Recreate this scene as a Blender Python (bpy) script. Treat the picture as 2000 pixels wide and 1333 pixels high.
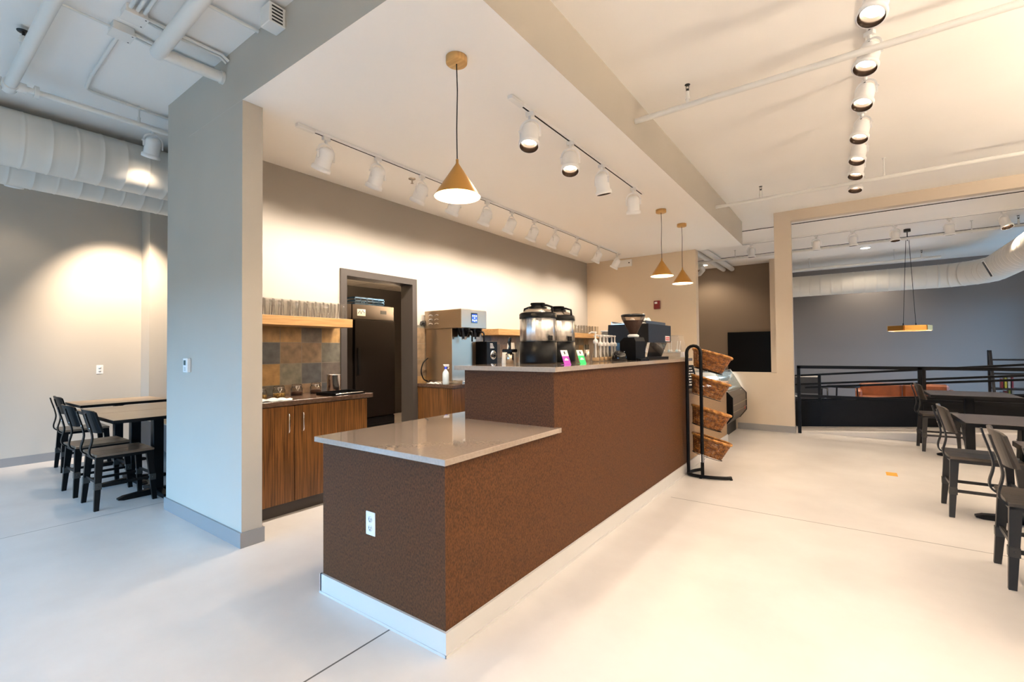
import bpy, math, random
from mathutils import Vector, Matrix
random.seed(7)
for o in list(bpy.data.objects): bpy.data.objects.remove(o)
SC = bpy.context.scene
COL = SC.collection
R = math.radians
PI = math.pi

# ---------------------------------------------------------------- camera
cam_d = bpy.data.cameras.new('camera')
cam_d.sensor_width = 36.0
cam_d.lens = 909.93 / 2000 * 36.0
cam_d.clip_start = 0.05
cam = bpy.data.objects.new('camera', cam_d); COL.objects.link(cam)
def cam_axes(yaw, pitch, roll):
    rt = Vector((math.cos(yaw), math.sin(yaw), 0)); fw = Vector((-math.sin(yaw), math.cos(yaw), 0)); up = Vector((0, 0, 1))
    fw, up = math.cos(pitch)*fw + math.sin(pitch)*up, math.cos(pitch)*up - math.sin(pitch)*fw
    rt, up = math.cos(roll)*rt + math.sin(roll)*up, math.cos(roll)*up - math.sin(roll)*rt
    return rt, up, fw
rt, up, fw = cam_axes(.628238, .020130, -.009124)
M = Matrix((rt, up, -fw)).transposed().to_4x4(); M.translation = (0, 0, 1.3)
cam.matrix_world = M
SC.camera = cam

# ---------------------------------------------------------------- world, daylight, exposure
W = bpy.data.worlds.new('sky'); SC.world = W; W.use_nodes = True
bg = W.node_tree.nodes['Background']
bg.inputs[1].default_value = 6.2
_N, _L = W.node_tree.nodes, W.node_tree.links      # bright cool sky above the horizon, dull pavement below it
_tc = _N.new('ShaderNodeTexCoord'); _sp = _N.new('ShaderNodeSeparateXYZ'); _cr = _N.new('ShaderNodeValToRGB')
_L.new(_tc.outputs['Generated'], _sp.inputs[0]); _L.new(_sp.outputs[2], _cr.inputs[0]); _L.new(_cr.outputs[0], bg.inputs[0])
_cr.color_ramp.elements[0].position = 0.0; _cr.color_ramp.elements[0].color = (.05, .07, .08, 1)
_cr.color_ramp.elements[1].position = .03; _cr.color_ramp.elements[1].color = (.31, .62, 1.0, 1)
vs = SC.view_settings
vs.view_transform = 'Standard'; vs.look = 'None'; vs.gamma = 1.0; vs.use_curve_mapping = False
vs.exposure = 0.9
SC.cycles.transparent_max_bounces = 32
WARM = (1.0, 0.80, 0.60)
def portal(name, loc, rot, sx, sy):
    d = bpy.data.lights.new(name, 'AREA'); d.shape = 'RECTANGLE'; d.size = sx; d.size_y = sy
    d.cycles.is_portal = True
    o = bpy.data.objects.new(name, d); o.location = loc; o.rotation_euler = rot; COL.objects.link(o)
portal('window_daylight', (-4.1, -2.48, 1.05), (R(90), 0, 0), 7.2, 1.9)
portal('window_daylight', (3.58, 12.6, 1.35), (0, R(90), 0), 2.5, 3.4)

# ---------------------------------------------------------------- materials
def new_mat(name):
    m = bpy.data.materials.new(name); m.use_nodes = True
    return m, m.node_tree, m.node_tree.nodes['Principled BSDF']
def setp(b, **k):
    for n, v in k.items():
        n = n.replace('_', ' ')
        if n in b.inputs: b.inputs[n].default_value = v
MATS = {}
def flat(name, col, rough=.5, metal=0.0, bump=0.0, bscale=60, var=0.0, vscale=6, stretch=(1,1,1), spec=.5, coat=0, trans=0, ior=1.45, col2=None):
    if name in MATS: return MATS[name]
    m, nt, b = new_mat(name); N = nt.nodes; L = nt.links
    setp(b, Base_Color=(*col, 1), Roughness=rough, Metallic=metal, IOR=ior)
    if 'Specular IOR Level' in b.inputs: b.inputs['Specular IOR Level'].default_value = spec
    if 'Coat Weight' in b.inputs: b.inputs['Coat Weight'].default_value = coat
    if trans: b.inputs['Transmission Weight'].default_value = trans
    if bump or var or col2:
        tc = N.new('ShaderNodeTexCoord'); mp = N.new('ShaderNodeMapping'); mp.inputs['Scale'].default_value = stretch
        L.new(tc.outputs['Object'], mp.inputs[0])
    if var or col2:
        nz = N.new('ShaderNodeTexNoise'); nz.inputs['Scale'].default_value = vscale; nz.inputs['Detail'].default_value = 6
        L.new(mp.outputs[0], nz.inputs['Vector'])
        cr = N.new('ShaderNodeValToRGB'); cr.color_ramp.elements[0].position = .35; cr.color_ramp.elements[1].position = .65
        c2 = col2 if col2 else tuple(min(1, c*(1+var)) for c in col); c1 = col if col2 else tuple(c*(1-var) for c in col)
        cr.color_ramp.elements[0].color = (*c1, 1); cr.color_ramp.elements[1].color = (*c2, 1)
        L.new(nz.outputs[0], cr.inputs[0]); L.new(cr.outputs[0], b.inputs['Base Color'])
    if bump:
        n2 = N.new('ShaderNodeTexNoise'); n2.inputs['Scale'].default_value = bscale; n2.inputs['Detail'].default_value = 4
        bp = N.new('ShaderNodeBump'); bp.inputs['Strength'].default_value = bump; bp.inputs['Distance'].default_value = .004
        L.new(mp.outputs[0], n2.inputs['Vector']); L.new(n2.outputs[0], bp.inputs['Height']); L.new(bp.outputs[0], b.inputs['Normal'])
    MATS[name] = m
    return m
def emit(name, col, s):
    if name in MATS: return MATS[name]
    m, nt, b = new_mat(name)
    setp(b, Base_Color=(*col, 1)); b.inputs['Emission Color'].default_value = (*col, 1); b.inputs['Emission Strength'].default_value = s
    MATS[name] = m
    return m

PAINT = flat('greige wall paint', (.50, .46, .40), .55, var=.02, vscale=1.5, bump=.08, bscale=180)
PAINT_BACK = flat('wall paint darkened for shade', (.38, .345, .30), .55, bump=.08, bscale=180)  # shade of the upper back wall put into a darker paint colour
PAINT_TAN = flat('tan wall paint', (.66, .53, .385), .55, bump=.08, bscale=180)
PAINT_DIV = flat('cream wall paint', (.62, .525, .42), .55, bump=.08, bscale=180)
PAINT_BROWN = flat('brown wall paint', (.23, .165, .11), .6, bump=.08, bscale=180)
PAINT_GREY = flat('slate grey wall paint', (.215, .19, .18), .5, bump=.08, bscale=180)
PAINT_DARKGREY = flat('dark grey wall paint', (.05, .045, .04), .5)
CEIL = flat('white ceiling paint', (.88, .85, .81), .6, var=.015, vscale=1.2, bump=.12, bscale=90)
SOFF = flat('white soffit paint', (.89, .865, .83), .45, bump=.04, bscale=150)
BASE = flat('grey vinyl base', (.27, .265, .265), .35)
BASE_L = flat('pale grey vinyl base', (.60, .59, .58), .35)
WHITE = flat('white enamel', (.90, .89, .88), .3)
PIPE = flat('white painted pipe', (.74, .73, .70), .4)
DUCT = flat('white painted duct', (.72, .69, .63), .4)
BLACK = flat('black powder coat', (.004, .004, .0045), .36, spec=.17)
BLACKGL = flat('gloss black', (.008, .008, .009), .08)
DARKMET = flat('gunmetal steel', (.022, .020, .018), .36, metal=.1)
STEEL = flat('stainless steel', (.60, .53, .45), .27, metal=1)
STEELB = flat('brushed stainless steel', (.66, .64, .62), .22, metal=1, bump=.05, bscale=300, stretch=(1, 1, .02))
def aniso(name, col, rough):
    m, nt, b = new_mat(name); setp(b, Base_Color=(*col, 1), Roughness=rough, Metallic=1.0, Anisotropic=.92, Anisotropic_Rotation=.25)
    tg = nt.nodes.new('ShaderNodeTangent'); tg.direction_type = 'RADIAL'; tg.axis = 'Z'
    nt.links.new(tg.outputs[0], b.inputs['Tangent'])
    tc = nt.nodes.new('ShaderNodeTexCoord'); mp = nt.nodes.new('ShaderNodeMapping'); mp.inputs['Scale'].default_value = (1, 1, .002)
    nz = nt.nodes.new('ShaderNodeTexNoise'); nz.inputs['Scale'].default_value = 38; nz.inputs['Detail'].default_value = 2; bp = nt.nodes.new('ShaderNodeBump'); bp.inputs['Strength'].default_value = .55; bp.inputs['Distance'].default_value = .004
    nt.links.new(tc.outputs['Object'], mp.inputs[0]); nt.links.new(mp.outputs[0], nz.inputs['Vector']); nt.links.new(nz.outputs[0], bp.inputs['Height']); nt.links.new(bp.outputs[0], b.inputs['Normal'])
    MATS[name] = m
    return m
STEELW = flat('warm satin steel', (.42, .335, .25), .28, metal=1, bump=.25, bscale=3)
SATIN = flat('satin black enamel', (.012, .011, .010), .32, spec=.3)
STEELR = aniso('turned brushed steel', (.74, .72, .70), .32)
CHROME = flat('chrome', (.8, .8, .8), .06, metal=1)
BRASS = flat('brushed brass', (.75, .42, .12), .3, metal=1)
CAPWOOD = flat('light oak canopy wood', (.50, .28, .09), .45, col2=(.66, .40, .15), vscale=5, stretch=(1, 14, 1))
SHADEG = flat('ochre brass shade', (.46, .24, .06), .34, metal=.6)
SHADEIN = flat('white shade lining', (.85, .80, .70), .5)
TABLEW = flat('dark stained table wood', (.055, .042, .036), .22, col2=(.115, .095, .08), vscale=3, stretch=(18, 1.5, 1))
TABLEL = flat('tan table laminate', (.36, .26, .17), .3, col2=(.44, .33, .22), vscale=3, stretch=(18, 1.5, 1))
SEATW = flat('grey brown seat wood', (.032, .025, .019), .33, col2=(.075, .057, .043), vscale=3, stretch=(2, 20, 1))
BIRCH = flat('birch shelf wood', (.34, .18, .065), .45, col2=(.46, .27, .11), vscale=4, stretch=(8, 1, 20))
WALNUT = flat('walnut laminate', (.07, .027, .008), .32, col2=(.20, .085, .024), vscale=4, stretch=(22, 22, .7))
CTOP = flat('dark brown laminate top', (.085, .05, .033), .22, var=.25, vscale=40)
TOE = flat('dark toe kick', (.05, .04, .035), .4)
PANEL = flat('brown woven laminate', (.046, .0165, .0055), .6, col2=(.108, .041, .012), vscale=110, stretch=(1.5, 1.5, .8), bump=.25, bscale=260, spec=.25)
PANELT = flat('tan laminate', (.26, .155, .07), .5, col2=(.32, .20, .10), vscale=60)
QUARTZ = flat('taupe quartz', (.34, .275, .225), .035, var=.06, vscale=70, spec=.8, coat=.4)
RUBBER = flat('black rubber', (.02, .02, .02), .6)
SCREEN = flat('black screen', (.01, .01, .01), .15)
WHITEPL = flat('white plastic', (.80, .79, .77), .35)
REDPL = flat('dark red plastic', (.20, .012, .012), .35)
RED = flat('bright red badge', (.65, .02, .03), .35)
BLUEPL = flat('blue plastic', (.01, .04, .5), .35)
LEATHER = flat('cognac leather', (.15, .042, .012), .42, var=.3, vscale=5)
PURPLE = flat('purple card', (.35, .03, .42), .5)
GREEN = flat('green card', (.01, .55, .16), .5)
PAPER = flat('white card', (.80, .78, .76), .6)
CUP = flat('cream paper cup', (.80, .72, .60), .55)
YELLOW = flat('orange tape', (.75, .36, .04), .5)
CLOTH = flat('white towel', (.60, .58, .54), .9, bump=.5, bscale=200)
BEANS = flat('coffee beans', (.06, .02, .008), .4, bump=1.0, bscale=120)
SEEDS = flat('mixed seeds', (.10, .035, .01), .5, col2=(.55, .35, .08), vscale=90, bump=.8, bscale=150)
BULB = emit('lamp face', (1.0, .82, .6), 14.0)
BULB_P = emit('pendant bulb', (1.0, .75, .45), 20.0)
LED = emit('downlight lens', (1.0, .90, .78), 8.0)
LCD = emit('blue display', (.02, .06, .5), 1.2)
LCDW = emit('display icons', (.7, .85, 1.0), 1.5)
LEDRED = emit('red indicator', (1.0, .03, .01), 3.0)
BAFFLE = flat('bronze black baffle', (.03, .018, .012), .22, metal=.4)
def thin_glass(name, tint, blend, milk=.10):
    m = bpy.data.materials.new(name); m.use_nodes = True; nt = m.node_tree; N = nt.nodes; N.clear(); L = nt.links
    out = N.new('ShaderNodeOutputMaterial'); mx = N.new('ShaderNodeMixShader'); mx2 = N.new('ShaderNodeMixShader')
    tr = N.new('ShaderNodeBsdfTransparent'); gl = N.new('ShaderNodeBsdfGlossy'); df = N.new('ShaderNodeBsdfTranslucent')
    lw = N.new('ShaderNodeLayerWeight'); lw.inputs['Blend'].default_value = blend
    tr.inputs[0].default_value = (*tint, 1); gl.inputs['Roughness'].default_value = .05; df.inputs[0].default_value = (.9, .9, .9, 1)
    mx2.inputs[0].default_value = milk
    L.new(tr.outputs[0], mx2.inputs[1]); L.new(df.outputs[0], mx2.inputs[2])
    ml = N.new('ShaderNodeMath'); ml.operation = 'MULTIPLY'; ml.inputs[1].default_value = .75
    L.new(lw.outputs['Fresnel'], ml.inputs[0]); L.new(ml.outputs[0], mx.inputs[0]); L.new(mx2.outputs[0], mx.inputs[1]); L.new(gl.outputs[0], mx.inputs[2]); L.new(mx.outputs[0], out.inputs[0])
    MATS[name] = m
    return m
GLASS = thin_glass('clear tumbler glass', (.86, .85, .83), .22, .05)
GLASSC = thin_glass('display case glass', (.88, .95, .97), .35, .03)
ACRYL = thin_glass('clear acrylic', (.95, .95, .95), .3)
GLASSD = thin_glass('smoked hopper plastic', (.80, .74, .70), .3)

def floor_material():
    m, nt, b = new_mat('sealed pale concrete'); N = nt.nodes; L = nt.links
    tc = N.new('ShaderNodeTexCoord'); sp = N.new('ShaderNodeSeparateXYZ'); L.new(tc.outputs['Object'], sp.inputs[0])
    nz = N.new('ShaderNodeTexNoise'); nz.inputs['Scale'].default_value = 1.3; nz.inputs['Detail'].default_value = 8; nz.inputs['Roughness'].default_value = .6
    L.new(tc.outputs['Object'], nz.inputs['Vector'])
    cr = N.new('ShaderNodeValToRGB'); cr.color_ramp.elements[0].position = .3; cr.color_ramp.elements[1].position = .7
    cr.color_ramp.elements[0].color = (.61, .575, .55, 1); cr.color_ramp.elements[1].color = (.72, .69, .665, 1)
    L.new(nz.outputs[0], cr.inputs[0])
    # saw-cut joints: |x-c|<w within a y range
    def mth(op, a, bb=None):
        n = N.new('ShaderNodeMath'); n.operation = op
        for i, v in enumerate((a, bb)):
            if v is None: continue
            if isinstance(v, (int, float)): n.inputs[i].default_value = v
            else: L.new(v, n.inputs[i])
        return n.outputs[0]
    X, Y = sp.outputs[0], sp.outputs[1]
    acc = None
    for ax, c, w, lo, hi in ((X, -1.767, .0045, -3, 6.0), (X, -4.89, .0035, -3, 12), (Y, 4.14, .0035, -1.3, 8), (X, 3.2, .0035, -3, 12)):
        other = Y if ax is X else X
        k = mth('LESS_THAN', mth('ABSOLUTE', mth('SUBTRACT', ax, c)), w)
        k = mth('MULTIPLY', k, mth('MULTIPLY', mth('GREATER_THAN', other, lo), mth('LESS_THAN', other, hi)))
        acc = k if acc is None else mth('MAXIMUM', acc, k)
    mx = N.new('ShaderNodeMix'); mx.data_type = 'RGBA'
    L.new(acc, mx.inputs[0]); L.new(cr.outputs[0], mx.inputs[6]); mx.inputs[7].default_value = (.10, .09, .085, 1)
    L.new(mx.outputs[2], b.inputs['Base Color'])
    n2 = N.new('ShaderNodeTexNoise'); n2.inputs['Scale'].default_value = 2.5; n2.inputs['Detail'].default_value = 5
    L.new(tc.outputs['Object'], n2.inputs['Vector'])
    mr = N.new('ShaderNodeMapRange'); mr.inputs[3].default_value = .28; mr.inputs[4].default_value = .46
    L.new(n2.outputs[0], mr.inputs[0]); L.new(mr.outputs[0], b.inputs['Roughness'])
    return m
def tile_material():
    m, nt, b = new_mat('slate mix wall tile'); N = nt.nodes; L = nt.links
    tc = N.new('ShaderNodeTexCoord'); sp = N.new('ShaderNodeSeparateXYZ'); L.new(tc.outputs['Object'], sp.inputs[0])
    def mth(op, a, bb=None):
        n = N.new('ShaderNodeMath'); n.operation = op
        for i, v in enumerate((a, bb)):
            if v is None: continue
            if isinstance(v, (int, float)): n.inputs[i].default_value = v
            else: L.new(v, n.inputs[i])
        return n.outputs[0]
    u = mth('DIVIDE', mth('SUBTRACT', sp.outputs[1], 1.989), .206)
    v = mth('DIVIDE', mth('SUBTRACT', sp.outputs[2], .2245), .1945)
    fu, fv = mth('FLOOR', u), mth('FLOOR', v)
    cb = N.new('ShaderNodeCombineXYZ'); L.new(fu, cb.inputs[0]); L.new(fv, cb.inputs[1]); cb.inputs[2].default_value = 4.7
    wn = N.new('ShaderNodeTexWhiteNoise'); wn.noise_dimensions = '3D'; L.new(cb.outputs[0], wn.inputs['Vector'])
    cr = N.new('ShaderNodeValToRGB'); cr.color_ramp.interpolation = 'CONSTANT'
    cols = [(0, (.115, .095, .08)), (.16, (.22, .15, .09)), (.30, (.10, .10, .10)), (.44, (.36, .215, .085)), (.58, (.16, .13, .10)), (.70, (.20, .185, .14)), (.82, (.30, .20, .12)), (.92, (.13, .12, .095))]
    e = cr.color_ramp.elements
    while len(e) < len(cols): e.new(.5)
    for i, (p, c) in enumerate(cols): e[i].position = p; e[i].color = (*c, 1)
    L.new(wn.outputs['Value'], cr.inputs[0])
    nz = N.new('ShaderNodeTexNoise'); nz.inputs['Scale'].default_value = 14; nz.inputs['Detail'].default_value = 7; L.new(tc.outputs['Object'], nz.inputs['Vector'])
    mr = N.new('ShaderNodeMapRange'); mr.inputs[1].default_value = .25; mr.inputs[2].default_value = .75; mr.inputs[3].default_value = .65; mr.inputs[4].default_value = 1.35; L.new(nz.outputs[0], mr.inputs[0])
    mul = N.new('ShaderNodeVectorMath'); mul.operation = 'SCALE'; L.new(cr.outputs[0], mul.inputs[0]); L.new(mr.outputs[0], mul.inputs[3])
    du = mth('ABSOLUTE', mth('SUBTRACT', mth('FRACT', u), .5)); dv = mth('ABSOLUTE', mth('SUBTRACT', mth('FRACT', v), .5))
    g = mth('GREATER_THAN', mth('MAXIMUM', du, dv), .489)
    mx = N.new('ShaderNodeMix'); mx.data_type = 'RGBA'; L.new(g, mx.inputs[0]); L.new(mul.outputs[0], mx.inputs[6]); mx.inputs[7].default_value = (.22, .19, .15, 1)
    L.new(mx.outputs[2], b.inputs['Base Color']); b.inputs['Roughness'].default_value = .3
    return m
def acoustic_material():
    m, nt, b = new_mat('lay-in ceiling tile'); N = nt.nodes; L = nt.links
    br = N.new('ShaderNodeTexBrick'); br.offset = 0; br.inputs['Scale'].default_value = 1.0
    br.inputs['Brick Width'].default_value = .61; br.inputs['Row Height'].default_value = .61; br.inputs['Mortar Size'].default_value = .012
    br.inputs['Color1'].default_value = (.42, .38, .33, 1); br.inputs['Color2'].default_value = (.40, .36, .31, 1); br.inputs['Mortar'].default_value = (.16, .14, .12, 1)
    tc = N.new('ShaderNodeTexCoord'); L.new(tc.outputs['Object'], br.inputs['Vector']); L.new(br.outputs[0], b.inputs['Base Color'])
    b.inputs['Roughness'].default_value = .8
    return m
FLOOR = floor_material(); TILE = tile_material(); ACOU = acoustic_material()

# ---------------------------------------------------------------- mesh builder
class MB:
    def __init__(s): s.v = []; s.f = []; s.m = []; s.sm = []
    def add(s, vs, fs, mi=0, smooth=False, mat=None):
        b = len(s.v)
        for p in vs:
            p = Vector(p)
            s.v.append(mat @ p if mat else p)
        for f in fs: s.f.append(tuple(b+i for i in f)); s.m.append(mi); s.sm.append(smooth)
        return s
    def box(s, x0, x1, y0, y1, z0, z1, mi=0, mat=None, bev=0):
        if bev:
            e = bev; V = []; F = []
            # chamfered box: 24 vertices
            X = ((x0, x0+e), (x1, x1-e)); Y = ((y0, y0+e), (y1, y1-e)); Z = ((z0, z0+e), (z1, z1-e))
            idx = {}
            for i in (0, 1):
                for j in (0, 1):
                    for k in (0, 1):
                        idx[i, j, k, 0] = len(V); V.append((X[i][0], Y[j][1], Z[k][1]))
                        idx[i, j, k, 1] = len(V); V.append((X[i][1], Y[j][0], Z[k][1]))
                        idx[i, j, k, 2] = len(V); V.append((X[i][1], Y[j][1], Z[k][0]))
            cyc = ((0, 0), (1, 0), (1, 1), (0, 1))
            for i in (0, 1):
                q = [idx[i, a, b, 0] for a, b in cyc]; F.append(q if i else q[::-1])
                q = [idx[a, i, b, 1] for a, b in cyc]; F.append(q[::-1] if i else q)
                q = [idx[a, b, i, 2] for a, b in cyc]; F.append(q if i else q[::-1])
            for i in (0, 1):
                for j in (0, 1):
                    F.append([idx[i, j, 0, 0], idx[i, j, 1, 0], idx[i, j, 1, 1], idx[i, j, 0, 1]])
                    F.append([idx[i, 0, j, 0], idx[i, 1, j, 0], idx[i, 1, j, 2], idx[i, 0, j, 2]])
                    F.append([idx[0, i, j, 1], idx[1, i, j, 1], idx[1, i, j, 2], idx[0, i, j, 2]])
            for i in (0, 1):
                for j in (0, 1):
                    for k in (0, 1): F.append([idx[i, j, k, 0], idx[i, j, k, 1], idx[i, j, k, 2]])
            return s.add(V, F, mi, False, mat)
        V = [(x, y, z) for z in (z0, z1) for y in (y0, y1) for x in (x0, x1)]
        return s.add(V, [(0, 2, 3, 1), (4, 5, 7, 6), (0, 1, 5, 4), (2, 6, 7, 3), (0, 4, 6, 2), (1, 3, 7, 5)], mi, False, mat)
    def prism(s, pts, d0, d1, axis='y', mi=0, mat=None):
        """outline pts extruded along an axis; pts are the other two coordinates"""
        n = len(pts)
        def mk(p, d):
            return {'x': (d, p[0], p[1]), 'y': (p[0], d, p[1]), 'z': (p[0], p[1], d)}[axis]
        V = [mk(p, d0) for p in pts] + [mk(p, d1) for p in pts]
        F = [tuple(range(n))[::-1], tuple(range(n, 2*n))] + [(i, (i+1) % n, n+(i+1) % n, n+i) for i in range(n)]
        return s.add(V, F, mi, False, mat)
    def lathe(s, prof, n=24, mi=0, mat=None, cap=False, smooth=True):
        """profile [(r, z)] turned about z"""
        V = []; F = []
        for r, z in prof:
            for i in range(n): a = 2*PI*i/n; V.append((r*math.cos(a), r*math.sin(a), z))
        for j in range(len(prof)-1):
            for i in range(n): F.append((j*n+i, j*n+(i+1) % n, (j+1)*n+(i+1) % n, (j+1)*n+i))
        s.add(V, F, mi, smooth, mat)
        if cap:
            k = len(prof)-1
            if prof[0][0] > 1e-5: s.add(V[:n], [tuple(range(n))[::-1]], mi, False, mat)
            if prof[k][0] > 1e-5: s.add(V[k*n:], [tuple(range(n))], mi, False, mat)
        return s
    def tube(s, pts, r, n=10, mi=0, closed=False, cap=True, mat=None, flat=None):
        """sweep a circle (or flat=(w,h) rectangle) along pts"""
        P = [Vector(p) for p in pts]; k = len(P); V = []; F = []
        rr = r if isinstance(r, (list, tuple)) else [r]*k
        prev = None
        for i, p in enumerate(P):
            a = P[(i-1) % k] if (closed or i) else p; c = P[(i+1) % k] if (closed or i < k-1) else p
            t = (c-a).normalized()
            if prev is None:
                ref = Vector((0, 0, 1)) if abs(t.z) < .9 else Vector((0, 1, 0))
                u = t.cross(ref).normalized()
            else: u = (prev - t*prev.dot(t)).normalized()
            prev = u; w = t.cross(u)
            if flat:
                ring = [(-flat[0]/2, -flat[1]/2), (flat[0]/2, -flat[1]/2), (flat[0]/2, flat[1]/2), (-flat[0]/2, flat[1]/2)]
                for x, y in ring: V.append(p+u*x+w*y)
            else:
                for q in range(n): an = 2*PI*q/n; V.append(p+u*(rr[i]*math.cos(an))+w*(rr[i]*math.sin(an)))
        m = 4 if flat else n
        for i in range(k if closed else k-1):
            j = (i+1) % k
            for q in range(m): F.append((i*m+q, i*m+(q+1) % m, j*m+(q+1) % m, j*m+q))
        s.add(V, F, mi, not flat, mat)
        if cap and not closed:
            s.add(V[:m], [tuple(range(m))[::-1]], mi, False, mat); s.add(V[-m:], [tuple(range(m))], mi, False, mat)
        return s
    def build(s, name, mat, parent=None, loc=None, rot=None):
        me = bpy.data.meshes.new(name); me.from_pydata([tuple(p) for p in s.v], [], s.f)
        for m in (mat if isinstance(mat, (list, tuple)) else [mat]): me.materials.append(m)
        me.polygons.foreach_set('material_index', s.m); me.polygons.foreach_set('use_smooth', s.sm); me.update()
        import bmesh
        bm = bmesh.new(); bm.from_mesh(me); bmesh.ops.recalc_face_normals(bm, faces=bm.faces); bm.to_mesh(me); bm.free()
        o = bpy.data.objects.new(name, me); COL.objects.link(o)
        if parent: o.parent = parent
        if loc: o.location = loc
        if rot: o.rotation_euler = rot
        return o
def tag(o, label, cat, group=None):
    o['label'] = label; o['category'] = cat
    if group: o['group'] = group
    return o
def struct(name, mb, mat, parent=None):
    o = mb.build(name, mat, parent)
    if parent is None: o['kind'] = 'structure'
    return o
def thing(name, label, cat, loc=(0, 0, 0), rz=0, group=None):
    o = bpy.data.objects.new(name, None); COL.objects.link(o); o.location = loc; o.rotation_euler = (0, 0, rz); o.empty_display_size = .1
    return tag(o, label, cat, group)
def kids(o): return [c for c in bpy.data.objects if c.parent is o]
def dup(o, loc, rz=0, label=None, group=None):
    def rec(a, parent):
        c = a.copy(); COL.objects.link(c)
        if parent is not None: c.parent = parent
        for k in kids(a): rec(k, c)
        return c
    r = rec(o, None); r.location = loc; r.rotation_euler = (0, 0, rz)
    if label: r['label'] = label
    if group: r['group'] = group
    return r
def arc(cx, cy, r, a0, a1, n=8):
    return [(cx+r*math.cos(R(a0+(a1-a0)*i/n)), cy+r*math.sin(R(a0+(a1-a0)*i/n))) for i in range(n+1)]

# ================================================================ THE SETTING
H = 3.41           # structural ceiling
SZ = 3.02          # soffit over the bar
struct('floor', MB().box(-8.2, 5.3, -2.7, 15.5, -.1, 0), FLOOR)
struct('ceiling', MB().box(-8.2, 5.3, -2.7, 15.5, H, H+.12), CEIL)
# lowered ceiling over the bar: white underside, painted sides
b = MB(); x0, x1, y0, y1 = -4.22, -1.425, 1.465, 8.37
b.add([(x0, y0, SZ), (x1, y0, SZ), (x1, y1+.15, SZ), (x0, y1+.15, SZ)], [(0, 3, 2, 1)], 1)
b.add([(x0, y0, SZ), (x1, y0, SZ), (x1, y1+.15, SZ), (x0, y1+.15, SZ), (x0, y0, H), (x1, y0, H), (x1, y1+.15, H), (x0, y1+.15, H)], [(0, 1, 5, 4), (1, 2, 6, 5), (2, 3, 7, 6), (3, 0, 4, 7)], 0)
o = b.build('ceiling_soffit', [PAINT, SOFF]); o['kind'] = 'structure'
struct('wall_partition', MB().box(-4.655, -3.308, 1.4655, 1.60, 0, H), PAINT)
struct('baseboard_partition', MB().box(-4.668, -3.295, 1.453, 1.612, 0, .1), BASE)
# bar back wall with the kitchen doorway
b = MB().box(-4.37, -4.22, 1.6, 2.87, 0, H).box(-4.37, -4.22, 3.79, 8.37, 0, H).box(-4.37, -4.22, 2.87, 3.79, 2.11, H)
struct('wall_back', b, PAINT_BACK)
struct('trim_tile', MB().box(-4.2199, -4.21, 1.6, 2.815, 0, 1.615).box(-4.2199, -4.21, 3.845, 8.37, 0, 1.615), TILE)
b = MB()
for ya, yb, za, zb in ((2.815, 2.885, 0, 2.16), (3.775, 3.845, 0, 2.16), (2.885, 3.775, 2.09, 2.16)):
    b.box(-4.40, -4.195, ya, yb, za, zb)
struct('door_1', b, flat('grey door frame', (.055, .047, .042), .35))
struct('wall_end', MB().box(-4.22, -2.14, 8.37, 8.52, 0, H), PAINT_TAN)
struct('wall_divider', MB().box(-2.14, -.935, 8.28, 8.40, 0, .915).box(-.935, -.708, 8.28, 8.40, 0, H).box(-.708, 5.0, 8.28, 8.40, 3.25, H), PAINT_DIV)
struct('baseboard_divider', MB().box(-1.5, -.70, 8.268, 8.28, 0, .1).box(-.708, -.70, 8.28, 8.40, 0, .1), BASE)
struct('wall_left', MB().box(-8.1, -7.95, -2.7, 15.5, 0, H), PAINT)
struct('baseboard_left', MB().box(-7.95, -7.938, -2.5, 2.2, 0, .1), BASE)
struct('wall_pilaster', MB().box(-7.95, -7.627, 2.2, 2.86, 0, H), PAINT)
struct('wall_rear', MB().box(-7.63, -4.37, 2.76, 2.86, 0, H), PAINT)
# kitchen behind the bar
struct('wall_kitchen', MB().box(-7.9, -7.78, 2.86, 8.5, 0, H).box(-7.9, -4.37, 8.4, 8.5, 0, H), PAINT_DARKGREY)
struct('ceiling_kitchen', MB().box(-7.78, -4.37, 2.86, 8.4, 2.58, 2.62), ACOU)
struct('wall_kitchen_side', MB().box(-4.655, -4.37, 1.6, 2.76, 0, H), PAINT)
# rooms beyond the divider
struct('wall_brown', MB().box(-4.3, -1.5, 13.0, 13.15, 0, H).box(-4.3, -4.15, 8.52, 13.0, 0, H), PAINT_BROWN)
struct('wall_lounge_side', MB().box(-1.523, -1.40, 12.5, 15.2, 0, H), PAINT_TAN)
struct('wall_lounge', MB().box(-1.5, 5.0, 15.2, 15.35, 0, H), PAINT_GREY)
b = MB().box(5.0, 5.15, -2.7, 8.4, 0, H).box(3.6, 3.75, 8.4, 10.9, 0, H).box(3.6, 3.75, 14.3, 15.2, 0, H).box(3.6, 3.75, 10.9, 14.3, 0, .1).box(3.6, 3.75, 10.9, 14.3, 2.6, H).box(3.6, 5.15, 8.40, 8.55, 0, H)
struct('wall_right', b, PAINT)
b = MB().box(-8.1, -7.7, -2.65, -2.5, 0, H).box(-.5, 5.1, -2.65, -2.5, 0, H).box(-7.7, -.5, -2.65, -2.5, 0, .1).box(-7.7, -.5, -2.65, -2.5, 2.0, H)
struct('wall_front', b, PAINT)
b = MB()
for i in range(5): b.box(-7.7+i*1.8-.03, -7.7+i*1.8+.03, -2.62, -2.54, .1, 2.0)
b.box(-7.7, -.5, -2.62, -2.54, .1, .16).box(-7.7, -.5, -2.62, -2.54, 1.94, 2.0)
struct('window_1', b, BLACK)
b = MB()
for y in (10.93, 12.6, 14.27): b.box(3.64, 3.70, y-.03, y+.03, .1, 2.6)
b.box(3.64, 3.70, 10.9, 14.3, .1, .16).box(3.64, 3.70, 10.9, 14.3, 2.54, 2.6)
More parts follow.
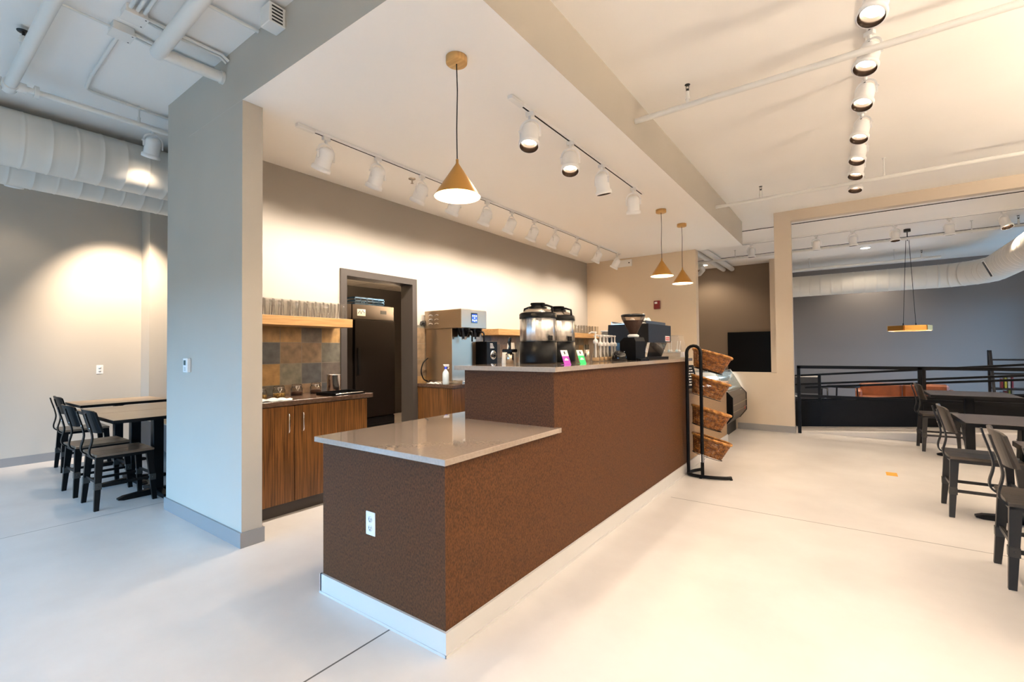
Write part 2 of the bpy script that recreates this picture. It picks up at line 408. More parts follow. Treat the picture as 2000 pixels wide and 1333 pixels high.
struct('window_2', b, BLACK)
# ramp up behind the front railing
b = MB().prism([(-.70, 0), (5.0, 0), (5.0, .46)], 8.42, 9.05, 'y')
struct('floor_ramp', b, FLOOR)
b = MB().prism([(-1.3, 0), (4.95, 0), (4.95, .90), (-.70, .42), (-1.3, .42)], 9.05, 9.13, 'y')
struct('wall_ramp', b, BLACK)

# ================================================================ BAR COUNTER
t = thing('bar_counter', 'long two-level service counter clad in brown textured laminate', 'counter', (-1.42, 1.455, 0))
def W2(mb, name, mat, parent, base):  # build a world-coordinate mesh under a parent placed at base
    o = mb.build(name, mat, parent); o.location = (-base[0], -base[1], -base[2]); return o
B0 = (-1.42, 1.455, 0)
W2(MB().box(-2.335, -1.42, 1.455, 2.37, .0, .815), 'low_cabinet', PANEL, t, B0)
W2(MB().box(-2.12, -1.42, 2.37, 5.2, .0, 1.17), 'high_cabinet', PANEL, t, B0)
W2(MB().box(-2.12, -1.42, 5.2, 7.05, .0, .815), 'far_cabinet', PANELT, t, B0)
W2(MB().box(-2.372, -1.388, 1.424, 2.3695, .813, .841, bev=.002), 'low_countertop', QUARTZ, t, B0)
W2(MB().box(-2.372, -1.388, 2.3695, 2.40, .813, .841).box(-2.372, -2.12, 2.40, 5.2, .813, .841), 'work_ledge', QUARTZ, t, B0)
W2(MB().box(-2.19, -1.388, 2.338, 5.235, 1.17, 1.20, bev=.002), 'bar_top', QUARTZ, t, B0)
W2(MB().box(-2.16, -1.388, 5.235, 7.08, .813, .841, bev=.002), 'far_countertop', QUARTZ, t, B0)
b = MB().box(-2.345, -1.42, 1.443, 1.455, 0, .102).box(-1.42, -1.408, 1.443, 7.05, 0, .102).box(-2.349, -2.335, 1.443, 2.37, 0, .102)
b.box(-2.349, -1.404, 1.439, 1.443, 0, .012).box(-1.408, -1.403, 1.439, 7.05, 0, .012)
W2(b, 'baseboard', BASE_L, t, B0)
def outlet(loc, rot, label, s=1.0):
    t = thing('wall_outlet', label, 'outlet', loc); t.rotation_euler = rot
    MB().box(-.035*s, .035*s, -.006, 0, -.057*s, .057*s, bev=.002).build('cover_plate', WHITEPL, t)
    for z in (-.021*s, .021*s):
        b = MB(); b.lathe([(.0165*s, 0), (.0165*s, .002), (0, .002)], 16, mat=Matrix.Translation((0, -.006, z)) @ Matrix.Rotation(R(90), 4, 'X'))
        k = b.build('socket', flat('ivory plastic', (.72, .71, .68), .35), t)
        b = MB().box(-.008*s, -.006*s, -.0088, -.0078, z-.002, z+.007*s).box(.006*s, .008*s, -.0088, -.0078, z-.002, z+.007*s)
        b.lathe([(.003, 0), (.0, .0008)], 8, mat=Matrix.Translation((0, -.008, z-.008*s)) @ Matrix.Rotation(R(90), 4, 'X'))
        b.build('slots', BLACK, k)
outlet((-1.922, 1.455, .456), (0, 0, 0), 'white double outlet on the dark end panel of the service counter')
outlet((-7.95, 1.764, 1.10), (0, 0, R(90)), 'white double outlet on the left wall above the tables')

# thermostat on the partition
t = thing('thermostat', 'white wall thermostat with a small grey display on the blue-lit partition', 'thermostat', (-4.191, 1.4655, 1.206))
MB().box(-.042, .042, -.028, 0, -.055, .055, bev=.004).build('housing', WHITEPL, t)
MB().box(-.022, .014, -.030, -.0278, .002, .04).build('display', flat('grey lcd', (.10, .13, .12), .2), t)
for z in (-.02, -.036): MB().box(-.014, .008, -.0305, -.0278, z-.005, z+.005).build('button', BASE_L, t)

# fire alarm, emergency junction on the end wall
t = thing('fire_alarm', 'small dark red fire alarm box on the tan end wall', 'alarm', (-2.816, 8.37, 2.10))
MB().box(-.055, .055, -.045, 0, -.075, .075, bev=.006).build('housing', REDPL, t)
MB().box(-.035, .012, -.048, -.0448, .018, .052).build('strobe', WHITEPL, t)
t = thing('wall_plate', 'white rectangular plate high on the end wall behind the last track head', 'plate', (-3.42, 8.37, 2.925))
MB().box(-.14, .14, -.03, 0, -.065, .065, bev=.004).build('plate', WHITEPL, t)
MB().lathe([(.012, 0), (.012, .004), (0, .004)], 12, mat=Matrix.Translation((.09, -.03, 0)) @ Matrix.Rotation(R(90), 4, 'X')).build('hole', BLACK, t)

# ================================================================ TRACK LIGHTS
def smooth(P, n=6):
    P = [Vector(p) for p in P]; out = []
    for i in range(len(P)-1):
        a, b_, c, d = P[max(0, i-1)], P[i], P[i+1], P[min(len(P)-1, i+2)]
        for k in range(n):
            u = k/n; out.append(.5*((2*b_)+(c-a)*u+(2*a-5*b_+4*c-d)*u*u+(3*b_-a-3*c+d)*u**3))
    return out+[P[-1]]
def track(name, label, p0, p1, z, feeder=True):
    """surface track: rail along p0-p1 just under the ceiling at height z (its top)"""
    a = Vector((p0[0], p0[1], 0)); c = Vector((p1[0], p1[1], 0)); d = c-a; L = d.length; an = math.atan2(d.y, d.x)
    t = thing(name, label, 'track', (p0[0], p0[1], z), an)
    MB().box(0, L, -.0175, .0175, -.02, 0).build('rail', WHITE, t)
    MB().box(.02, L-.02, -.006, .006, -.0215, -.0195).build('slot', BLACK, t)
    if feeder:
        MB().box(-.005, .14, -.021, .021, -.028, 0, bev=.003).build('end_feed', WHITEPL, t)
    return t
track('lighting_track', 'long white ceiling track of wall-washing lamps parallel to the bar back wall', (-3.325, 1.86), (-3.325, 7.9), SZ)
track('lighting_track', 'short white ceiling track over the service counter', (-1.82, 2.51), (-1.82, 4.97), SZ)
track('lighting_track', 'white ceiling track receding over the open floor on the right', (.175, 1.8), (.08, 7.6), H)
track('lighting_track', 'white ceiling track beyond the wide opening in front of the round duct', (-1.75, 10.35), (2.3, 10.30), H, False)
track('lighting_track', 'white ceiling track in the left dining area partly behind the partition', (-5.2, .95), (-5.2, 2.6), H, False)

def light(name, kind, parent, loc, rot, energy, col, **k):
    d = bpy.data.lights.new(name, kind); d.energy = energy; d.color = col
    for a, v in k.items(): setattr(d, a, v)
    o = bpy.data.objects.new(name, d); COL.objects.link(o); o.parent = parent; o.location = loc; o.rotation_euler = rot
    return o
def head_proto(energy, spot=62, blend=.7, label='', loc=(0, 0, 0), col=None):
    """track head; local: hangs from z=0 (underside of the rail). Children tilt about the pivot."""
    t = thing('track_light', label, 'light', loc)
    MB().box(-.03, .03, -.016, .016, -.03, 0, bev=.002).lathe([(.012, -.055), (.012, -.03)], 12).build('adapter', WHITEPL, t)
    pv = (0, 0, -.13)
    # yoke: flat strip arching over the housing, pinned at its two sides
    pts = [(-.072, 0, -.04), (-.072, 0, .02)] + [(-.072*math.cos(a), 0, .02+.068*math.sin(a)) for a in [PI*i/10 for i in range(1, 10)]] + [(.072, 0, .02), (.072, 0, -.04)]
    MB().tube([(p[0], p[1], p[2]-.012) for p in pts], 0, flat=(.014, .003)).build('yoke', WHITE, t, (0, 0, -.13))
    hp = [(0, .045), (.022, .044), (.042, .036), (.056, .020), (.062, 0), (.062, -.10), (.064, -.105), (.074, -.112), (.075, -.14), (.066, -.142)]
    h = MB().lathe(hp, 28).lathe([(.009, -.085), (.009, -.066)], 8, mat=Matrix.Rotation(R(90), 4, 'Y')).build('housing', WHITE, t, pv)
    MB().lathe([(.066, -.142), (.062, -.139), (.052, -.10), (.05, -.085)], 28).build('baffle', BAFFLE, h)
    MB().lathe([(0, -.092), (.030, -.092), (.048, -.087), (.05, -.084)], 24).build('lamp', BULB, h)
    l = light('lamp_light', 'SPOT', h, (0, 0, -.125), (0, 0, 0), energy, col or WARM, spot_size=R(spot), spot_blend=blend, shadow_soft_size=.04)
    return t
def aim(t, tilt, yoke=0):
    """turn the whole head (yaw on the root) and tilt its housing about the yoke pin (local X)"""
    for c in kids(t):
        if c.name.startswith('housing'): c.rotation_euler = (tilt, 0, 0)
    return t
WALLW = 62
ys = (2.10, 2.60, 3.12, 3.60, 4.12, 4.60, 5.10, 5.64, 6.28, 7.03, 7.78)
ordinal = ['nearest the partition', 'second from the partition', 'third from the partition, beside the ceiling sprinkler', 'partly hidden behind the cone pendant', 'just right of the near cone pendant', 'sixth from the partition', 'seventh from the partition', 'fifth from the end wall', 'third from the end wall', 'second from the end wall', 'last one, nearest the end wall']
ordinal[7] = 'fourth from the end wall'
proto = head_proto(WALLW, 112, 1.0, col=(1, .87, .73), loc=(-3.325, ys[0], SZ-.02), label='white track lamp washing the bar back wall, nearest the partition')
proto['group'] = 'wall-washing lamps on the long track'
protos_done = []
for i, y in enumerate(ys):
    lab = 'white track lamp washing the bar back wall, ' + ordinal[i]
    t = proto if i == 0 else dup(proto, (-3.325, y, SZ-.02), 0, lab)
    t.rotation_euler = (0, 0, R(90) + R([4, -3, 5, 0, -4, 3, -2, 4, 0, -3, 2][i])); aim(t, R(31))
ys2 = (2.75, 3.34, 3.93, 4.70)
lab2 = ['white track lamp over the counter showing its lit face, nearest the camera', 'white track lamp over the counter showing its lit face, second on the short track', 'white track lamp over the counter, third on the short track', 'white track lamp over the counter, last on the short track, in the rippled light']
p2 = head_proto(24, 90, 1.0, loc=(-1.82, ys2[0], SZ-.02), label=lab2[0]); p2['group'] = 'lamps on the short track'
for i, y in enumerate(ys2):
    t = p2 if i == 0 else dup(p2, (-1.82, y, SZ-.02), 0, lab2[i], 'lamps on the short track'); t.rotation_euler = (0, 0, R((20, 25, 170, 200)[i])); aim(t, R((-18, -20, -14, -20)[i]))
lab3 = ['nearest, cut by the top of the frame', 'second, hanging just below the first white pipe', 'third', 'fourth', 'fifth', 'sixth, crossing the second white pipe', 'last, just above the opening']
ys3 = (3.30, 3.86, 4.44, 5.13, 5.73, 6.22, 6.74)
p3 = head_proto(21, 120, 1.0, loc=(.16, 3.3, H-.02), label='white track lamp over the open floor, nearest, cut by the top of the frame')
p3['group'] = 'lamps on the track over the open floor'
for i, y in enumerate(ys3):
    t = p3 if i == 0 else dup(p3, (.175-.0164*(y-1.8), y, H-.02), 0, 'white track lamp over the open floor, '+lab3[i])
    t.rotation_euler = (0, 0, R((150, 146, 152, 148, 150, 146, 152)[i])); aim(t, R((27, 22, 24, 21, 22, 20, 14)[i]))
dup(p3, (.17, 2.2, H-.02), R(100), 'white track lamp over the open floor, above the camera')
track('lighting_track', 'white ceiling track added for fill light on the right, outside the frame', (3.4, -1.5), (3.4, 7.8), H)  # unseen track and lamps added so floor bounce lifts the ceiling
for y in (-1.0, .6, 2.2, 4.2, 5.4, 7.0):
    dup(p3, (3.4, y, H-.02), R(95), 'white track lamp added as fill right of the tables, outside the frame', 'fill lamps added outside the frame')
def bowl(x, y, e, label):  # unseen uplighters added to brighten the ceiling
    t = thing('fill_bowl', label, 'lamp', (x, y, H), group='bowl uplighters added as fill outside the frame')
    MB().lathe([(.05, 0), (.05, -.02), (0, -.02)], 20).build('canopy', WHITE, t)
    MB().tube([(0, 0, -.02), (0, 0, -.72)], .005, 6).tube([(-.22, 0, -.90), (0, 0, -.72), (.22, 0, -.90)], .004, 6).build('stem', BLACK, t)
    MB().lathe([(.24, -.90), (.21, -.97), (.13, -1.02), (0, -1.04)], 32).build('bowl', WHITE, t)
    light('fill_uplight', 'SPOT', t, (0, 0, -.86), (PI, 0, 0), e, (1, .84, .66), spot_size=R(172), spot_blend=.3, shadow_soft_size=.1)
for x, y in ((2.2, -.4), (3.9, 1.2), (3.0, 3.4), (4.1, 5.6)): bowl(x, y, 240, 'white bowl uplighter added as ceiling fill right of the camera, outside the frame')
p4 = head_proto(90, 100, .9, loc=(-.48, 10.35, H-.02), label='x'); p4['group'] = 'lamps on the track beyond the opening'
lab4 = ['white track lamp beyond the opening, first right of the post', 'white track lamp beyond the opening, second right of the post, by a round ceiling light', 'white track lamp beyond the opening, third right of the post', 'white track lamp beyond the opening, fourth right of the post', 'white track lamp beyond the opening with a glowing rim, at the right edge', 'white track lamp seen left of the post over the dark brown room']
for i, x in enumerate((-.47, .07, .655, 1.345, 1.965, -1.57)):
    t = p4 if i == 0 else dup(p4, (x, 10.33, H-.02), 0)
    t['label'] = lab4[i]; t.rotation_euler = (0, 0, R((10, -12, 8, -8, 30, 5)[i])); aim(t, R((8, 6, -6, 8, -24, 4)[i]))
p5 = head_proto(40, 90, .9, loc=(-5.2, 1.52, H-.02), label='white track lamp glowing against the round duct beside the partition'); p5['group'] = 'lamps in the left dining area'
p5.rotation_euler = (0, 0, R(90)); aim(p5, R(26))
t = dup(p5, (-6.98, 1.72, H-.02), R(90), 'white track lamp between the two ducts, only its dark rim showing'); t.rotation_euler = (0, 0, R(74)); aim(t, R(30))
for c in kids(t):
    if c.name.startswith('housing'):
        for g in kids(c):
            if g.type == 'LIGHT':
                g.data = g.data.copy(); g.data.energy = 230; g.data.spot_size = R(80)
t = dup(p5, (-7.3, .9, H-.02), R(90), 'white track lamp under the wall-side duct, only its rim showing'); aim(t, R(20))
for c in kids(t):
    for g in kids(c):
        if g.type == 'LIGHT': g.data = g.data.copy(); g.data.energy = 6

# recessed downlights beyond the opening
for i, (x, y, l) in enumerate(((-2.95, 12.33, 'round lit ceiling light over the brown room'), (.293, 12.36, 'round lit ceiling light beside the second far track lamp'), (.36, 14.6, 'round lit ceiling light in front of the far round duct'))):
    t = thing('ceiling_light', l, 'light', (x, y, H), group='round ceiling lights beyond the opening')
    MB().lathe([(.10, -.012), (.10, 0)], 24).lathe([(.082, -.012), (.10, -.012)], 24).build('trim_ring', WHITE, t)
    MB().lathe([(0, -.010), (.083, -.010)], 24).build('lens', LED, t)
    light('lens_light', 'SPOT', t, (0, 0, -.03), (0, 0, 0), 50, (1, .86, .68), spot_size=R(140), spot_blend=.6, shadow_soft_size=.08)

# ================================================================ PENDANTS
def pendant(loc, label, first=None):
    t = thing('pendant_lamp', label, 'lamp', loc, 0, 'brass cone pendants over the counter')
    MB().lathe([(0, 0), (.062, 0), (.062, -.034), (.058, -.038), (0, -.038)], 32).build('canopy', CAPWOOD, t)
    MB().tube([(0, 0, -.038), (.003, .002, -.2), (-.002, 0, -.42), (0, 0, -.62)], .0032, 8).build('cord', BLACK, t)
    s = MB().lathe([(.004, -.60), (.008, -.603), (.008, -.625), (.012, -.632), (.135, -.82), (.1355, -.822)], 40).build('shade', SHADEG, t)
    MB().lathe([(.1335, -.8215), (.012, -.638), (0, -.637)], 40).build('shade_lining', SHADEIN, s)
    MB().lathe([(0, -.69), (.014, -.695), (.026, -.725), (.028, -.745), (.02, -.768), (0, -.776)], 20).build('bulb', BULB_P, t)
    light('bulb_light', 'POINT', t, (0, 0, -.79), (0, 0, 0), 11, (1, .72, .42), shadow_soft_size=.03)
    return t
pn = pendant((-1.836, 2.0, SZ), 'brass cone pendant with round wood canopy, the near large one over the low counter')
dup(pn, (-1.862, 5.72, SZ), 0, 'brass cone pendant over the far bar, left one of the far pair')
dup(pn, (-1.85, 6.55, SZ), 0, 'brass cone pendant over the far bar, right one of the far pair and furthest away')

# hexagonal ring pendant in the lounge
t = thing('ring_chandelier', 'gold ring pendant hanging in the grey lounge', 'lamp', (.86, 10.9, 0))
pts = [(.30*math.cos(R(60*i+12)), .30*math.sin(R(60*i+12)), 1.63) for i in range(6)]
b = MB()
for i in range(6):
    a, c = Vector(pts[i]), Vector(pts[(i+1) % 6]); d = (c-a).normalized(); nrm = Vector((-d.y, d.x, 0))
    b.add([a-nrm*.02+Vector((0, 0, -.045)), c-nrm*.02+Vector((0, 0, -.045)), c+nrm*.02+Vector((0, 0, -.045)), a+nrm*.02+Vector((0, 0, -.045)), a-nrm*.02+Vector((0, 0, .045)), c-nrm*.02+Vector((0, 0, .045)), c+nrm*.02+Vector((0, 0, .045)), a+nrm*.02+Vector((0, 0, .045))],
          [(0, 1, 2, 3), (4, 7, 6, 5), (0, 4, 5, 1), (3, 2, 6, 7), (0, 3, 7, 4), (1, 5, 6, 2)])
b.build('ring', BRASS, t)
b = MB()
for i in range(6):
    a, c = Vector(pts[i]), Vector(pts[(i+1) % 6]); d = (c-a).normalized(); nrm = Vector((-d.y, d.x, 0)); dz = Vector((0, 0, -.047))
    b.add([a-nrm*.012+dz, c-nrm*.012+dz, c+nrm*.012+dz, a+nrm*.012+dz], [(0, 1, 2, 3)])
b.build('light_strip', emit('ring glow', (1, .7, .35), 4), t)
MB().tube([(pts[0][0], pts[0][1], 1.675), (pts[3][0], pts[3][1], 1.675)], 0, flat=(.02, .006)).build('cross_bar', BRASS, t)
for q in (.3, -.3):
    MB().tube([(pts[0][0]*q, pts[0][1]*q, 1.68), (pts[0][0]*q*.25, pts[0][1]*q*.25, 3.21)], .004, 6).tube([(pts[0][0]*q, pts[0][1]*q, 1.675), (pts[0][0]*q, pts[0][1]*q, 1.72)], .009, 8).build('suspension_wire', BLACK, t)
MB().lathe([(.05, 3.36), (.05, 3.41)], 20, cap=True).tube([(0, 0, 3.2), (0, 0, 3.36)], .008, 8).build('canopy', DARKMET, t)

# ================================================================ PIPES, DUCTS, CONDUITS
def ring_duct(path, r, name, label, seam=.30, step=.03):
    """round spiral duct: smooth shell with raised seams"""
    P = [Vector(p) for p in path]; segs = [(P[i+1]-P[i]).length for i in range(len(P)-1)]; tot = sum(segs)
    def at(s):
        for i, L in enumerate(segs):
            if s <= L or i == len(segs)-1: return P[i].lerp(P[i+1], min(1, s/L))
            s -= L
    marks = {round(k*step, 4): 0 for k in range(int(tot/step)+1)}
    for k in range(1, int(tot/seam)+1):
        for q in [m for m in marks if abs(m-k*seam) < .014]: marks.pop(q)
        for ds, dr in ((-.009, 0), (-.003, .004), (.003, .004), (.009, 0)):
            if k*seam+ds < tot: marks[round(k*seam+ds, 4)] = dr
    pts = [at(m) for m in sorted(marks)]; rr = [r+marks[m] for m in sorted(marks)]
    pts.append(P[-1]); rr.append(r)
    # keep the order monotone
    o = MB().tube(pts, rr, 32).build(name, DUCT)
    return tag(o, label, 'duct')
ring_duct([(-5.71, -2.5, 3.134), (-5.71, 2.76, 3.134)], .236, 'round_duct', 'large white round air duct in the left area, nearer one, lit by a lamp', .17, .05)
ring_duct([(-6.42, -2.5, 3.15), (-6.42, 2.76, 3.15)], .236, 'round_duct', 'white round air duct running closer to the left wall, behind the nearer duct', .17, .05)
path = [(-1.39, 13.5, 2.81), (1.50, 13.5, 2.81)] + [(1.50+.80*math.sin(R(a)), 12.70+.80*math.cos(R(a)), 2.81) for a in range(3, 90, 3)] + [(2.30, 12.6, 2.81), (2.30, 8.6, 2.81)]
fd = ring_duct(path, .25, 'round_duct', 'white round duct bending towards the camera in the lounge', .21, .05)
b = MB().box(-.16, .16, -.07, .07, -.012, .012)
g = MB().box(-.17, .17, -.08, .08, 0, .012, bev=.003).build('vent_grille', WHITE, fd)
g.location = (2.07, 12.05, 2.72); g.rotation_euler = (0, R(-112), R(0))
g2 = MB().box(-.15, .15, -.06, .06, .011, .014).build('grille_slots', BLACK, g)

def pipe(pts, r, name, label, mat=PIPE, cat='pipe', n=12):
    o = MB().tube(pts, r, n).build(name, mat); return tag(o, label, cat)
def with_hangers(pipe_obj, spots, z0, z1, r=.006):
    for x, y in spots:
        MB().tube([(x, y, z0), (x, y, z1)], r, 6).lathe([(.02, z1-.008), (.02, z1)], 10, mat=Matrix.Translation((x, y, 0))).tube([(x, y, z0-.03), (x, y, z0+.03)], .011, 8).build('hanger_rod', PIPE, pipe_obj)
def sprinkler(parent, x, y, z, up=True):
    h = .20
    MB().tube([(x, y, z), (x, y, z+.10)], .013, 10).tube([(x, y, z+.035), (x, y, z+.06)], .018, 10).build('riser', PIPE, parent)
    b = MB().tube([(x, y, z+.10), (x, y, z+.118)], .012, 8)
    b.tube([(x-.009, y, z+.118), (x-.011, y, z+.135), (x, y, z+.150)], .0025, 6).tube([(x+.009, y, z+.118), (x+.011, y, z+.135), (x, y, z+.150)], .0025, 6)
    b.lathe([(0, .150), (.02, .150), (.021, .153), (0, .154)], 14, mat=Matrix.Translation((x, y, z)))
    b.build('sprinkler_head', DARKMET, parent)
p = pipe([(-1.42, 3.736, 3.205), (5.0, 3.736, 3.205)], .022, 'sprinkler_pipe', 'white sprinkler pipe crossing the ceiling, nearer of the two long ones', cat='pipe')
sprinkler(p, -.994, 3.736, 3.215); with_hangers(p, ((2.1, 3.736),), 3.21, H)
p = pipe([(-1.42, 6.618, 3.19), (5.0, 6.618, 3.19)], .022, 'sprinkler_pipe', 'white sprinkler pipe crossing the ceiling, further one before the opening')
sprinkler(p, -.884, 6.618, 3.20); with_hangers(p, ((.34, 6.618),), 3.20, H)
p = pipe([(-4.2, 10.95, 3.23), (4.6, 10.75, 3.23)], .024, 'sprinkler_pipe', 'white pipe behind the far track lamps beyond the opening')
with_hangers(p, ((-1.97, 10.9), (1.68, 10.82)), 3.23, H); sprinkler(p, 2.22, 10.81, 3.24)
p = pipe([(-1.39, 13.05, 3.16), (1.55, 13.0, 3.16)], .03, 'sprinkler_pipe', 'white pipe above the far round duct', cat='pipe')
with_hangers(p, ((-.75, 13.04), (.8, 13.0)), 3.16, H); sprinkler(p, 1.25, 13.0, 3.18); sprinkler(p, -1.15, 13.05, 3.18)
tag(MB().tube([(-4, 9.2, 3.403), (4.9, 9.2, 3.403)], .006, 6).build('ceiling_conduit', DARKMET), 'thin dark conduit line on the ceiling just beyond the opening', 'conduit')
tag(MB().tube([(-3.4, 11.6, 3.39), (4.4, 11.5, 3.39)], .006, 6).build('ceiling_conduit', DARKMET), 'thin conduit on the ceiling behind the far track lamps', 'conduit')
for i, (a, c, rr, l) in enumerate((((-2.42, 9.1, 3.335), (-2.42, 12.95, 3.335), .06, 'fat white pipe crossing the ceiling of the brown room, right one of the pair'), ((-2.62, 9.1, 3.34), (-2.62, 12.95, 3.34), .055, 'fat white pipe crossing the ceiling of the brown room, left one of the pair'))):
    pipe([a, c], rr, 'drain_pipe', l)
pipe([(-4.1, 12.3, 3.12), (-3.3, 12.25, 3.14), (-3.0, 12.1, 3.16), (-2.85, 11.8, 3.2), (-2.80, 11.4, 3.26)], .055, 'drain_pipe', 'white curved pipe joining the pair in the brown room')

# left ceiling: sprinkler main, branch, drain, conduits and boxes
t = thing('sprinkler_main', 'white sprinkler pipe with coupling in the top left corner', 'pipe', (-4.85, .57, 3.25))
B1 = (-4.85, .57, 3.25)
W2(MB().tube([(-4.86, .57, 3.25), (0, .57, 3.25)], .034, 16), 'main_pipe', PIPE, t, B1)
W2(MB().tube([(-4.86, .60, 3.25), (-4.86, 2.75, 3.25)], .022, 14), 'branch_pipe', PIPE, t, B1)
b = MB().tube([(-4.93, .57, 3.25), (-4.83, .57, 3.25)], .045, 16).tube([(-4.86, .55, 3.25), (-4.86, .65, 3.25)], .036, 14).tube([(-4.86, .69, 3.25), (-4.86, .715, 3.25)], .045, 16)
b.tube([(-4.90, .52, 3.21), (-4.90, .52, 3.30)], .012, 8)
W2(b, 'coupling', PIPE, t, B1)
W2(MB().tube([(-4.26, .555, 3.25), (-4.26, .555, 3.345)], .018, 10).tube([(-4.26, .555, 3.30), (-4.26, .555, 3.325)], .024, 10), 'riser', PIPE, t, B1)
W2(MB().tube([(-4.26, .555, 3.345), (-4.26, .555, 3.375)], .008, 8).lathe([(0, 3.375), (.032, 3.375), (.034, 3.379), (0, 3.381)], 16, mat=Matrix.Translation((-4.26, .555, 0))), 'sprinkler_head', DARKMET, t, B1)
W2(MB().tube([(-4.86, 1.32, 3.25), (-4.86, 1.32, H)], .006, 8).tube([(-4.86, 1.32, 3.24), (-4.86, 1.32, 3.31)], .012, 8), 'hanger_rod', PIPE, t, B1)
t = thing('drain_pipe', 'fat white elbow pipe entering the soffit at the top left', 'pipe', (-3.6, 1.08, 3.27)); B2 = (-3.6, 1.08, 3.27)
W2(MB().tube([(-3.64, 1.085, 3.27), (0, .95, 3.27)], .044, 20), 'run_pipe', PIPE, t, B2)
W2(MB().tube([(-3.615, 1.09, 3.27), (-3.60, 1.46, 3.27)], .038, 20).tube([(-3.60, 1.445, 3.27), (-3.60, 1.464, 3.27)], .044, 20), 'stub_pipe', PIPE, t, B2)
def jbox(x, y, label):
    t = thing('junction_box', label, 'box', (x, y, H), group='junction boxes on the left ceiling')
    MB().box(-.055, .055, -.055, .055, -.05, 0, bev=.003).build('box', PIPE, t)
    MB().box(-.06, .06, -.06, .06, -.056, -.05).build('cover', PIPE, t)
    b = MB()
    for sx in (-.045, .045): b.lathe([(.005, -.058), (0, -.059)], 8, mat=Matrix.Translation((sx, .045, 0)))
    b.build('screw', BLACK, t)
jbox(-3.52, .93, 'white metal junction box on the left ceiling with three conduits entering it')
jbox(-3.77, .93, 'white metal junction box on the left ceiling, left one of the two')
def conduit(pts, r, label):
    b = MB().tube(pts, r, 10)
    o = b.build('ceiling_conduit', PIPE); tag(o, label, 'conduit'); return o
for i, dy in enumerate((-.035, 0, .035)):
    conduit([(-3.46, .93+dy, 3.385), (-2.2, .90+dy, 3.385)], .011, 'white conduit into the junction box, %s of three parallel ones' % ('nearest', 'middle', 'furthest')[i])
conduit([(-3.77, .985, 3.385), (-3.80, 1.10, 3.39), (-3.80, 1.44, 3.39), (-3.80, 1.465, 3.37)], .011, 'white conduit from the left junction box to the soffit, outer one')
conduit([(-3.74, .985, 3.385), (-3.765, 1.10, 3.39), (-3.765, 1.44, 3.39), (-3.765, 1.465, 3.37)], .011, 'white conduit from the left junction box to the soffit, inner one')
conduit([(-3.53, .985, 3.385), (-3.555, 1.10, 3.39), (-3.555, 1.42, 3.39), (-3.55, 1.465, 3.36)], .011, 'white conduit passing above the drain elbow, outer one')
conduit([(-3.50, .985, 3.385), (-3.52, 1.10, 3.39), (-3.52, 1.42, 3.39), (-3.515, 1.465, 3.36)], .011, 'white conduit passing above the drain elbow, inner one')
conduit([(-3.82, .93, 3.385), (-4.60, .95, 3.385), (-4.80, .97, 3.385), (-4.84, 1.02, 3.388), (-4.88, 1.5, 3.39), (-4.90, 2.4, 3.39)], .012, 'white conduit bending along the left ceiling towards the track')
conduit([(-3.77, .875, 3.385), (-3.75, .3, 3.39)], .008, 'thin white conduit running from the left junction box to the top edge')
conduit([(-3.07, .9, 3.385), (-3.07, 1.455, 3.385)], .012, 'white conduit meeting the soffit at its own, right of the drain elbow')
t = thing('sensor_box', 'white louvred sensor box fixed high on the soffit front', 'box', (-2.80, 1.465, 3.36))
MB().box(-.055, .055, -.10, 0, -.09, .03, bev=.004).build('housing', PIPE, t)
b = MB()
for r_ in range(5): b.box(.0545, .0565, -.085, -.02, -.08+r_*.021, -.07+r_*.021)
b.build('louvre', DARKMET, t)
t = thing('ceiling_sprinkler', 'small metal sprinkler head in the white soffit beside the third track lamp', 'sprinkler', (-3.50, 3.15, SZ))
MB().lathe([(.035, 0), (.035, -.005), (.012, -.008)], 20).build('escutcheon', STEEL, t)
MB().lathe([(.010, -.008), (.008, -.03), (.004, -.045)], 10).lathe([(0, -.047), (.016, -.047)], 10).build('head', STEEL, t)

# ================================================================ BACK BAR
def cabinet(name, label, y0, y1, doors, side_left=False):
    t = thing(name, label, 'cabinet', (-3.66, y0, 0)); Bc = (-3.66, y0, 0)
    W2(MB().box(-4.205, -3.665, y0, y1, .10, .875), 'body', WALNUT, t, Bc)
    W2(MB().box(-4.205, -3.70, y0, y1, 0, .10), 'toe_kick', TOE, t, Bc)
    for a, c, hy in doors:
        d = W2(MB().box(-3.665, -3.645, a+.003, c-.003, .105, .87, bev=.0015), 'door', WALNUT, t, Bc)
        pts = [(-3.645, hy, .66), (-3.617, hy, .665), (-3.613, hy, .68), (-3.613, hy, .79), (-3.617, hy, .805), (-3.645, hy, .81)]
        MB().tube(pts, .0055, 10).build('handle', CHROME, d)
    return t
cabinet('base_cabinet', 'walnut laminate base cabinet with two doors left of the kitchen doorway', 1.612, 2.72, ((1.612, 2.02, 1.96), (2.02, 2.72, 2.08)))
cabinet('base_cabinet', 'walnut laminate base cabinet under the coffee brewer right of the doorway', 3.86, 5.6, ((3.86, 4.4, 4.33), (4.4, 5.0, 4.47), (5.0, 5.6, 5.5)))
tag(MB().box(-4.21, -3.625, 1.612, 2.77, .877, .915, bev=.002).build('countertop', CTOP), 'dark brown laminate worktop left of the doorway holding jars', 'countertop')
tag(MB().box(-4.21, -3.625, 3.85, 8.2, .877, .915, bev=.002).build('countertop', CTOP), 'dark brown laminate worktop right of the doorway under the brewer', 'countertop')
cabinet('base_cabinet', 'walnut laminate base cabinet at the far end of the back wall', 5.6, 8.2, ((5.6, 6.2, 6.1), (6.2, 6.8, 6.3), (6.8, 7.5, 7.4), (7.5, 8.2, 7.6)))
